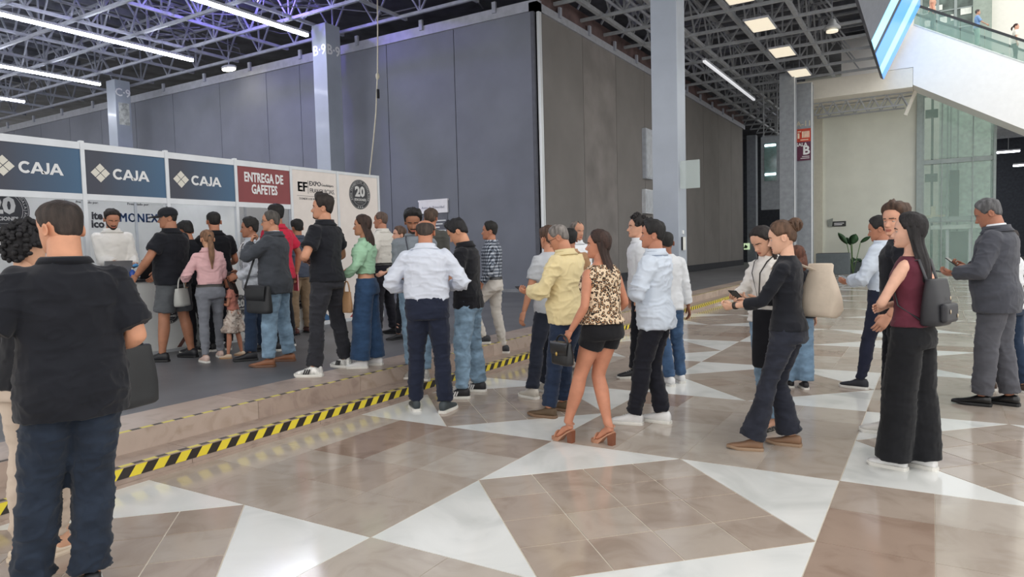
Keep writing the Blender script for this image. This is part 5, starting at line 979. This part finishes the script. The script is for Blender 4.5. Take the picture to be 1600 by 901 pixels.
p21 = P_('young man in black polo and light jeans bending over a phone', ((722, 622), (748, 611)), 348, face=72, head=(4, 34, 0), hunch=8, k=.985, sk='c99274', hair=('quiff', '17161a', dict(t=(.016, .03), rough=.5)), top=dict(m=BLK2, hem=.86, sleeve=.7, soff=.03, loose=.95, collar='shirt'), bottom=dict(m=JL, fit='relaxed', amp=.009), shoes=sneak(SB, SOLE, stripes=SW), armL=dict(up=(-.30, .06, 1.13), hand=(-.10, .30, 1.14), palm=(.3, -.4, .9), curl=.7), armR=phoneR, voxel=.0095)
p22 = P_('man in checked shirt and white trousers stepping down', ((762, 533), (783, 555)), 346, z=.13, zz=(.15, 0), face=80, girth=1.03, head=(0, 0, 0), maxsep=.5, sk='b57d63', hair=('short', '1a1817'), top=dict(m=plaid(), hem=.98, tuck=True, sleeve=1.85, soff=.016, collar='shirt'), bottom=dict(m=cloth('stone_white', 'c9c4bd'), fit='slim', belt='2a2a2c', amp=.008), shoes=sneak(mat('shoe_char', '33363c', .6)), armL=dict(up=(-.29, -.03, 1.12), hand=(-.24, .13, .90)), armR=dict(hand=(.22, .2, .95)))
# queue on the tiled floor
p23 = P_('grey haired man with glasses in pale yellow shirt', ((858, 652), (880, 641)), 356, face=56, girth=1.08, belly=.03, pelvis=(.067, -.10), head=(14, 26, 0), hunch=6, k=.985, sk='bd8468', hair=('receding', '7a7470'), glasses='1a1a1c', top=dict(m=cloth('yellow', 'e0cfa0'), hem=.84, sleeve=1.8, soff=.022, loose=.95, collar='shirt', amp=.009), bottom=dict(m=cloth('jeans_ink', '222e44', var=.1), fit='straight'), shoes=dress(mat('shoe_olive', '5f4c38', .7), mat('sole_brown2', '7a604a')), armL=dict(up=(-.33, .06, 1.12), hand=(-.20, .33, 1.13), palm=(.3, -.4, .9), curl=.8), armR=phoneR, voxel=.0095)
p24 = P_('brown haired man in grey t-shirt behind the yellow shirt man', ((832, 622), (852, 612)), 352, pelvis=(.12, -.085), face=35, sk='c48c70', hair=('short', '4f3a2e'), top=dict(m=cloth('light_grey', 'b8bcc2'), hem=.86, sleeve=.66), bottom=dict(m=cloth('jeans_black', '262b38')), shoes=sneak(mat('shoe_bone', 'c4beb4', .6)))
p25 = P_('black haired man in tan shirt seen from behind', ((885, 583), (905, 578)), 358, face=8, sk='a9745a', hair=('short', '191818'), top=dict(m=cloth('tan', 'ab8664'), hem=.88, sleeve=1.8, collar='shirt'), bottom=dict(m=cloth('jeans_deep', '27364c')), shoes=dress(mat('shoe_dark_brown', '4a322a', .5)))
p26 = P_('balding man in white shirt facing right, far behind', ((894, 562), (912, 558)), 346, face=-140, head=(0, 10, 0), sk='bd8a70', hair=('receding', '6a625c'), top=dict(m=WSH, hem=.88, sleeve=1.8, collar='shirt'), bottom=dict(m=cloth('jeans_deep', '27364c')), shoes=sneak(SB))
p27 = P_('woman in leopard print top, black shorts and block heels', ((888, 690), (951, 694)), 352, face=42, sex='f', girth=1.16, pelvis=(.10, -.09), head=(38, 0, 0), k=1.068, yaws=(10, 10), sk='c08368', hair=('long', '33221c', dict(L=.40, w=.085, open=68, back=.07)), top=dict(m=leopard(), hem=.97, sleeve=0, off=.016, loose=.9, amp=.006, neck=1.46), bottom=dict(m=cloth('black_shorts', '16161a'), fit='tights', hem=.36, name='shorts', amp=.002, waist=1.05, off=.003), shoes=dict(heel=.085, mat=mat('heel_nude', 'b8876c', .5), hmat=mat('heel_wood', '7c4a34', .5)), armL=dict(up=(-.25, -.06, 1.12), hand=(-.30, .10, .90), curl=.9), armR=dict(up=(.25, -.05, 1.12), hand=(.20, .16, 1.02)), voxel=.009)
p28 = P_('man with black hair in light blue shirt, arms crossed, white sneakers', ((1003, 655), (1023, 668)), 342, face=70, pelvis=(.03, -.075), girth=1.06, belly=.02, head=(10, 0, 0), sk='b97f66', hair=('quiff', '1a1819', dict(t=(.012, .022))), beard=('mustache', '2a211d'), top=dict(m=LBL, hem=.83, sleeve=1.85, soff=.022, loose=.95, collar='shirt', amp=.009), bottom=dict(m=cloth('black_slacks', '1b1c25'), fit='straight'), shoes=sneak(SW), armL=crossL, armR=crossR, voxel=.0095)
p29 = P_('curly haired person in white shirt behind the light blue shirt man', ((992, 590), (1012, 585)), 337, face=100, sk='d3a086', hair=('curly', '1f1b1b', dict(t=(.014, .022), n=60, line='short')), top=dict(m=WSH, hem=.86, sleeve=1.8, collar='shirt'), bottom=dict(m=BLK), shoes=sneak(SB))
p30 = P_('man in white patterned shirt and jeans, white trainers, seen from behind', ((1047, 602), (1064, 597)), 361, pelvis=(-.09, 0), girth=.93, face=22, sk='8f5f4a', hair=('buzz', '1a1817'), top=dict(m=cloth('white_print', 'd5d8dc', var=.04), hem=.85, sleeve=1.8), bottom=dict(m=JM, fit='straight'), shoes=sneak(SW))
p31 = P_('young woman in white shirt looking down at her phone', ((1180, 664), (1226, 668)), 360, face=138, sex='f', head=(-4, 32, 0), hunch=6, k=.985, sk='d0a086', hair=('long', '211a19', dict(L=.26, w=.105, open=52, back=.03)), top=dict(m=cloth('white_blouse', 'e2ded8'), hem=.90, sleeve=1.5, soff=.024, loose=.9, amp=.009, neck=1.478), bottom=dict(m=JL, fit='relaxed'), shoes=dict(kind='flat', mat=dots(), bare=True), armL=dict(up=(-.25, .05, 1.13), hand=(-.02, .30, 1.13), palm=(.2, -.3, .9), curl=.7), armR=dict(up=(.25, .05, 1.13), hand=(.10, .32, 1.13), palm=(-.2, -.3, .9), curl=.7), voxel=.009)
p32 = P_('woman with hair bun in black top and flared dark jeans', ((1178, 703), (1238, 696)), 340, pelvis=(0, -.11), face=74, sex='f', head=(6, 14, 0), yaws=(14, 4), sk='dfb096', hair=('bun', '5a4334', dict(t=(.014, .02))), top=dict(m=BLK, hem=.93, sleeve=1.55, off=.012, soff=.012, amp=.004), bottom=dict(m=cloth('jeans_charcoal', '282b36', var=.12), fit='flare'), shoes=dress(mat('shoe_camel', '8a6a52', .6), mat('sole_tan2', '9a8068')), armL=dict(up=(-.23, .13, 1.14), hand=(-.14, .42, 1.10), palm=(.6, -.2, .5), curl=.8), armR=dict(up=(.23, .13, 1.14), hand=(.02, .42, 1.10), palm=(-.6, -.2, .5), curl=.8), voxel=.009)
p33 = P_('woman in black top and wide light jeans behind bun woman', ((1234, 604), (1258, 607)), 384, face=20, sex='f', sk='cf9d84', hair=('long', '5a3628', dict(L=.12)), top=dict(m=BLK2, hem=.86, sleeve=1.8, flare=.02), bottom=dict(m=cloth('jeans_pale', '728ca4', var=.14), fit='wide'), shoes=sneak(SB))
p34 = P_('man in light blue shirt with phone, facing away to the left', ((1374, 598), (1384, 622)), 335, face=66, sk='b57d63', head=(14, 14, 0), hair=('short', '1d1a1a'), top=dict(m=LBL, hem=.98, tuck=True, sleeve=1.8, soff=.024, collar='shirt', amp=.008), bottom=dict(m=cloth('navy_trousers', '23273a'), fit='slim'), shoes=sneak(mat('shoe_navy', '25282f', .6)), armL=dict(up=(-.30, .06, 1.12), hand=(-.14, .33, 1.09), palm=(.3, -.4, .9), curl=.7), armR=dict(up=(.3, .06, 1.12), hand=(.05, .33, 1.13)))
p35 = P_('young man in dark t-shirt looking over his shoulder, white canvas shoes', ((1412, 676), (1392, 688)), 319, face=96, girth=1.02, head=(48, 4, 0), sk='d6a086', hair=('quiff', '4a372c'), eyes='3a4a40', top=dict(m=BLK, hem=.86, sleeve=.7, soff=.026), bottom=dict(m=BLK2, fit='slim'), shoes=sneak(mat('shoe_canvas', 'd0cdc8', .7)), armL=dict(up=(-.28, -.06, 1.12), hand=(-.28, .12, .90)), armR=dict(hand=(.05, -.28, 1.05), pole=(1, -.6, 0)), voxel=.0095)
p36 = P_('woman with long black hair in burgundy top and wide black trousers', ((1404, 730), (1443, 733)), 333, face=66, sex='f', head=(16, 0, 0), sk='e0b098', hair=('long', '1c191b', dict(L=.37, w=.10, open=66, back=.05, gl=.35)), top=dict(m=cloth('burgundy', '5c2836'), hem=.98, sleeve=0, off=.01, amp=.003, neck=1.46), bottom=dict(m=cloth('black_wide', '17181c'), fit='wide', hem=2.04, waist=1.04, amp=.004), shoes=sneak(SW), armL=dict(up=(-.25, .10, 1.13), hand=(.08, .24, 1.14), palm=(0, -1, 0), curl=.3), armR=dict(up=(.25, .10, 1.13), hand=(-.08, .22, 1.10), palm=(0, -1, 0), curl=.3), voxel=.009)
p37 = P_('grey haired man in dark grey suit looking at his phone', ((1545, 626), (1566, 641)), 316, face=78, girth=1.12, belly=.05, head=(8, 24, 0), hunch=6, k=.99, sk='a8735c', hair=('short', '58585a', dict(t=(.010, .02))), top=[dict(m=cloth('suit_grey', '4a4c54'), hem=.76, sleeve=1.9, off=.032, soff=.024, loose=.98, name='jacket', collar='shirt', amp=.006), dict(m=WSH, sleeve=0, hem=1.3, neck=1.525, off=.008, name='shirt', collar='stand')], bottom=dict(m=cloth('suit_trousers', '55565d'), fit='relaxed'), shoes=dress(mat('shoe_gloss', '141416', .2)), armL=dict(up=(-.32, .06, 1.12), hand=(-.16, .32, 1.12), palm=(.3, -.4, .9), curl=.7), armR=dict(up=(.32, .08, 1.13), hand=(.03, .36, 1.18), palm=(-.3, -.4, .9), curl=.7), voxel=.0095)
p38 = P_('person in dark jeans mostly hidden behind the suit man', ((1556, 607), (1590, 615)), 358, face=60, sex='f', sk='c9987e', hair=('short', '2a2220'), top=dict(m=WSH, hem=.9, sleeve=1.8), bottom=dict(m=cloth('jeans_deep', '27364c')), shoes=sneak(mat('shoe_brown', '4a3a32', .6)))
# riders on the escalator
def rider(label, x, ytop, face, **kw):
    q = atY(x, ytop, 33.75); zf = hi(q[0]) - .06; k = math.floor((q[0] - X0) / .375); zf = hi(X0 + k * .375) - .06; return person(label, (q[0], 33.75), zf, H=max(1.5, min(1.8, q[2] - zf)), face=face, voxel=.016, **kw)
rider('escalator rider in peach top with dark hair at the top of frame', 1457, -12, -95, sex='f', sk='c98a72', hair=('short', '3a221c'), top=dict(m=cloth('peach', 'd9a890'), sleeve=.6), bottom=dict(m=cloth('dark_green', '5a6a60')), shoes=sneak(SB))
rider('escalator rider in blue top and pale green trousers', 1527, 18, -75, sex='f', sk='c9987e', hair=('short', '5a5450'), top=dict(m=cloth('sky', '86a8d4'), sleeve=.9), bottom=dict(m=cloth('pale_green', '9cc4b0')), shoes=sneak(SW), armR=dict(hand=(.25, .3, 1.0)))
rider('escalator rider with ponytail in cream top and dark trousers', 1587, 38, -85, sex='f', sk='d9a890', hair=('pony', '3a221c', dict(L=.2)), top=dict(m=cloth('cream_top', 'efe8da'), sleeve=.6), bottom=dict(m=DGR), shoes=sneak(SW))
# ---------------------------------------------------------------- what people carry
def frame_at(pos, yaw): return Matrix.Translation(pos) @ Matrix.Rotation(yaw, 4, 'Z')
def bag(name, label, pos, yaw, w, h, d, m, taper=.85, handle=None, flap=None, clasp=None, soft=.0, hm=None, cat='bag', slouch=0, crumple=.003, flat=.55):
    """pos = centre of the bag's base; w along local x, d depth, h height"""
    e = empty(name, tuple(pos), yaw); tag(e, label, cat); t = np.linspace(0, 2 * np.pi, 24, endpoint=False); rings = []
    for u in (0, .04, .15, .35, .6, .85, .97, 1):
        k = (taper + (1 - taper) * math.sin(math.pi * min(1, u * 1.1 + .12))) * (.9 if u in (0, 1) else 1); dd = d / 2 * (1 - flat * u ** 2) * (.85 if u == 0 else 1); sag = soft * math.sin(u * 3); k *= 1 - slouch * sstep(.25, 1, u)
        rings.append(np.c_[np.sign(np.cos(t)) * np.abs(np.cos(t)) ** .6 * w / 2 * k, np.sign(np.sin(t)) * np.abs(np.sin(t)) ** .7 * dd + sag, np.full(24, u * h)])
    rings = [r + np.c_[noise3(r * 14, 3), noise3(r * 14 + 9, 4), noise3(r * 9 + 5, 5) * .5] * crumple for r in rings]; MB().loft(rings).build('bag_body', m, e, True)
    if flap: MB().loft([np.c_[np.cos(t) * w / 2 * (.97 - .1 * u), np.sin(t) * .008 + d / 2 * (.75 + .1 * math.sin(u * 3)), np.full(24, h * (1 - .55 * u))] for u in (0, .3, .6, 1)]).build('flap', flap, e, True)
    if clasp: MB().ellipsoid((0, d / 2 + .01, h * .5), (.012, .008, .016)).build('clasp', clasp, e, True)
    if handle:
        a = np.linspace(0, np.pi, 15); MB().tube(np.c_[np.cos(a) * w * .3, np.zeros(15), h * .95 + np.sin(a) * handle], .008, 8).build('handle', hm or m, e, True)
    return e
def strap(parent_name, label, pts, m, w=.014): pass
def phone(label, P, q, yaw=0, tilt=35, m=None):
    pos = P['W'](q); e = empty('phone', tuple(pos)); e.rotation_euler = (R(tilt), 0, P['psi'] + R(yaw)); tag(e, label, 'phone'); s = P['s']
    o = boxo('phone_body', (-.037, -.075, -.004), (.037, .075, .004), m or mat('phone_black', '1a1b20', .3), e); bevel(o, .003); boxo('screen', (-.034, -.071, .004), (.034, .071, .0048), mat('phone_screen', '30343c', .15, var=0), e); MB().disc((.02, .055, -.006), .008, 12, h=.003).build('camera_lens', DARK, e); return e
def wrist(P, k): return P['arms'][k][2]
def hand_pt(P, k, a=.09):
    S, E, Wt, A = P['arms'][k]; return Wt + unit(Wt - E) * a
BLB = mat('bag_black', '26282b', .55, var=.08); GOLD = mat('clasp_gold', 'b89a5a', .3, .9); LTH = mat('bag_grey', '8d8f8c', .5, var=.05)
q = hand_pt(p1, 1, .03); w = p1['W'](q + npv(.15, .05, -.31)); bag('tote_bag', 'black soft bag hanging from arm of the nearest man', w, p1['psi'] + .5, .27, .30, .14, BLB, .9, handle=.04)
q = (p5['arms'][0][1] * .5 + p5['arms'][0][2] * .5); w = p5['W'](q + npv(-.05, .02, -.36)); bag('handbag', 'pale grey handbag on forearm of the ponytail woman', w, p5['psi'] + .9, .26, .21, .12, mat('bag_pale', 'a9aaa6', .5, var=.04), .95, handle=.14)
w = p11['W']((-.27, .08, .62)); bag('messenger_bag', 'large black messenger bag slung on the grey suit man', w, p11['psi'] + .95, .44, .30, .13, BLB, .98, flap=BLB)
sb = MB(); pts = [p11['W'](q) for q in ((-.27, .24, .9), (-.24, .17, 1.12), (-.14, .15, 1.3), (.0, .06, 1.50), (.1, -.05, 1.49))]; tag(sb.tube([tuple(x) for x in pts], [(.018, .005)] * 5, 8).build('bag_strap', BLB, None, True), 'black strap of the messenger bag across suit man', 'strap')
w = p15['W']((-.22, .16, .66)); bag('handbag', 'small tan leather purse held by the green blouse woman', w, p15['psi'] + 1.2, .12, .22, .06, mat('bag_tan', 'a5805c', .55, var=.06), .9, handle=.12)
q = hand_pt(p27, 0, .06); w = p27['W'](q + npv(-.03, .03, -.23)); bag('handbag', 'small black flap handbag held by the leopard top woman', w, p27['psi'] + 1.5, .23, .17, .09, mat('bag_black_gloss', '1f2023', .35), .95, handle=.06, flap=mat('bag_black_gloss', '1f2023'), clasp=GOLD)
TOTE = mat('canvas_tote', 'cdbfae', .85, var=.05, bump=.4, bscale=20); w = p32['W']((.16, -.31, 1.02)); e = bag('tote_bag', 'beige canvas tote on the shoulder of the bun woman', w, p32['psi'] + 1.25, .30, .38, .15, TOTE, .82, slouch=.34, crumple=.014, flat=.9)
for dx in (-.05, .05):
    a = p32['W']((.16 + dx * .3, -.29, 1.36)); b = p32['W']((.13, -.02, 1.475)); c = p32['W']((.17, .05, 1.38)); inv = frame_at(w, p32['psi'] + 1.25).inverted(); MB().tube([tuple(inv @ v) for v in (a, b, c)], [(.014, .004)] * 3, 8).build('shoulder_strap', TOTE, e, True)
w = p31['W']((-.16, .20, .56)); bag('garment', 'black cloth hanging from the arm of the phone woman', w, p31['psi'] + .2, .26, .46, .07, BLK2, .97, cat='jacket')
# backpack of the burgundy woman
def back_pt(P, x, y, z): return P['W'](P['sp'](z) + npv(x, y, 0))
w = p36['W']((.0, -.155, 1.02)); e = bag('backpack', 'small black backpack with zip pockets on the burgundy woman', w, p36['psi'] + math.pi, .26, .29, .13, mat('backpack_black', '2a2b30', .5, var=.06), .93); BPM = mat('backpack_black', '2a2b30'); bevel(boxo('front_pocket', (-.09, .05, .02), (.09, .095, .14), BPM, e), .02, 3)
for x, z in ((-.03, .17), (.04, .09), (-.06, .06)): MB().ellipsoid((x, .098 if z < .12 else .068, z), (.004, .004, .014), nu=8, nv=6).build('zip_pull', mat('zip_metal', 'c9b8a0', .3, .8), e, True)
inv = frame_at(w, p36['psi'] + math.pi).inverted()
for sx in (-1, 1): MB().tube([tuple(inv @ p36['W'](q)) for q in ((sx * .07, -.14, 1.27), (sx * .085, -.08, 1.46), (sx * .095, .03, 1.435), (sx * .115, .085, 1.33), (sx * .135, .03, 1.15), (sx * .10, -.11, 1.05))], [(.018, .006)] * 6, 8).build('shoulder_strap', BPM, e, True)
# phones and small things in hands
def mid(P, a=.08): return (hand_pt(P, 0, a) + hand_pt(P, 1, a)) / 2
phone('dark phone held by the young woman in white shirt', p31, mid(p31, .10) + npv(0, .02, .03), 10, 35)
phone('phone held by the grey haired suit man', p37, hand_pt(p37, 1, .09) + npv(-.02, .02, .03), 0, 40)
phone('white phone held by the man in light blue shirt', p34, mid(p34, .10) + npv(0, .01, .02), 0, 20, mat('phone_white', 'd8dade', .3))
phone('phone held by the yellow shirt man', p23, mid(p23, .10) + npv(0, .02, .02), 0, 30); phone('phone held by the young man in black polo', p21, mid(p21, .1) + npv(0, .02, .02), 0, 30)
phone('tablet phone in left hand of the suit man', p37, hand_pt(p37, 0, .10) + npv(.01, .02, .02), 10, 10)
q = p3['W'](hand_pt(p3, 0, .08) + npv(0, .02, .02)); e = MB().ellipsoid((0, 0, 0), (.05, .04, .028)).build('blue_cloth', mat('blue_cloth', '5aa0d8', .6, var=.1), None, True); e.location = q; tag(e, 'crumpled blue cloth in the hand of the cashier', 'cloth')
q = p12['W'](hand_pt(p12, 1, .05) + npv(.0, .0, -.07)); e = empty('folder', tuple(q), p12['psi'] + 1.2); tag(e, 'bright red folder held low by the red shirt man', 'folder'); boxo('cover', (-.06, -.008, -.11), (.06, -.004, .11), mat('folder_red', 'd02c48', .5), e); boxo('cover', (-.06, .004, -.11), (.06, .008, .11), mat('folder_red', 'd02c48'), e); boxo('pages', (-.057, -.004, -.107), (.055, .004, .107), LET, e)
# lanyards, watch: parts of the people who wear them
def lanyard(P, col, L=.36, badge_=True):
    s = P['s']; T = P['T']; sp = P['sp']; fr = P['frame']; f = lambda z, x, o: (sp(z) + fr(z) @ npv(x, np.interp(z, T[:, 0], T[:, 2]) + o, 0)) * s
    bk = (sp(1.50) + fr(1.5) @ npv(0, -np.interp(1.5, T[:, 0], T[:, 3]) - .022, 0)) * s; pts = [bk]
    for sx in (1,): pts += [(sp(1.495) + fr(1.5) @ npv(.085, -.02, .005)) * s, f(1.44, .07, .03), f(1.34, .045, .045), f(1.5 - L, 0, .045), f(1.34, -.045, .045), f(1.44, -.07, .03), (sp(1.495) + fr(1.5) @ npv(-.085, -.02, .005)) * s, bk]
    MB().tube(np.array(pts), [(.007, .0025)] * len(pts), 6).build('lanyard', mat('lanyard_' + col, col, .6), P['root'], True)
    if badge_: c = f(1.5 - L - .05, 0, .05); MB().box(tuple(c - npv(.035, .002, .05)), tuple(c + npv(.035, .002, .05))).build('badge_card', LET, P['root'], fix=False)
lanyard(p18, '3a3d48'); lanyard(p14, '9a3a38', .3, False); lanyard(p31, '2e2c2c', .42); lanyard(p11, '24242a', .3, False); lanyard(p4, '7a4a40', .3, False); lanyard(p10, 'd8d8d8', .34)
S, E, Wt, A = p32['arms'][0]; dd = unit(Wt - E); MB().tube(np.array([Wt - dd * .035, Wt - dd * .010]) * p32['s'], .029 * p32['s'], 14).build('wristwatch', mat('watch_dark', '2c2620', .4), p32['root'], True)
flush_jobs(); flush_texts()
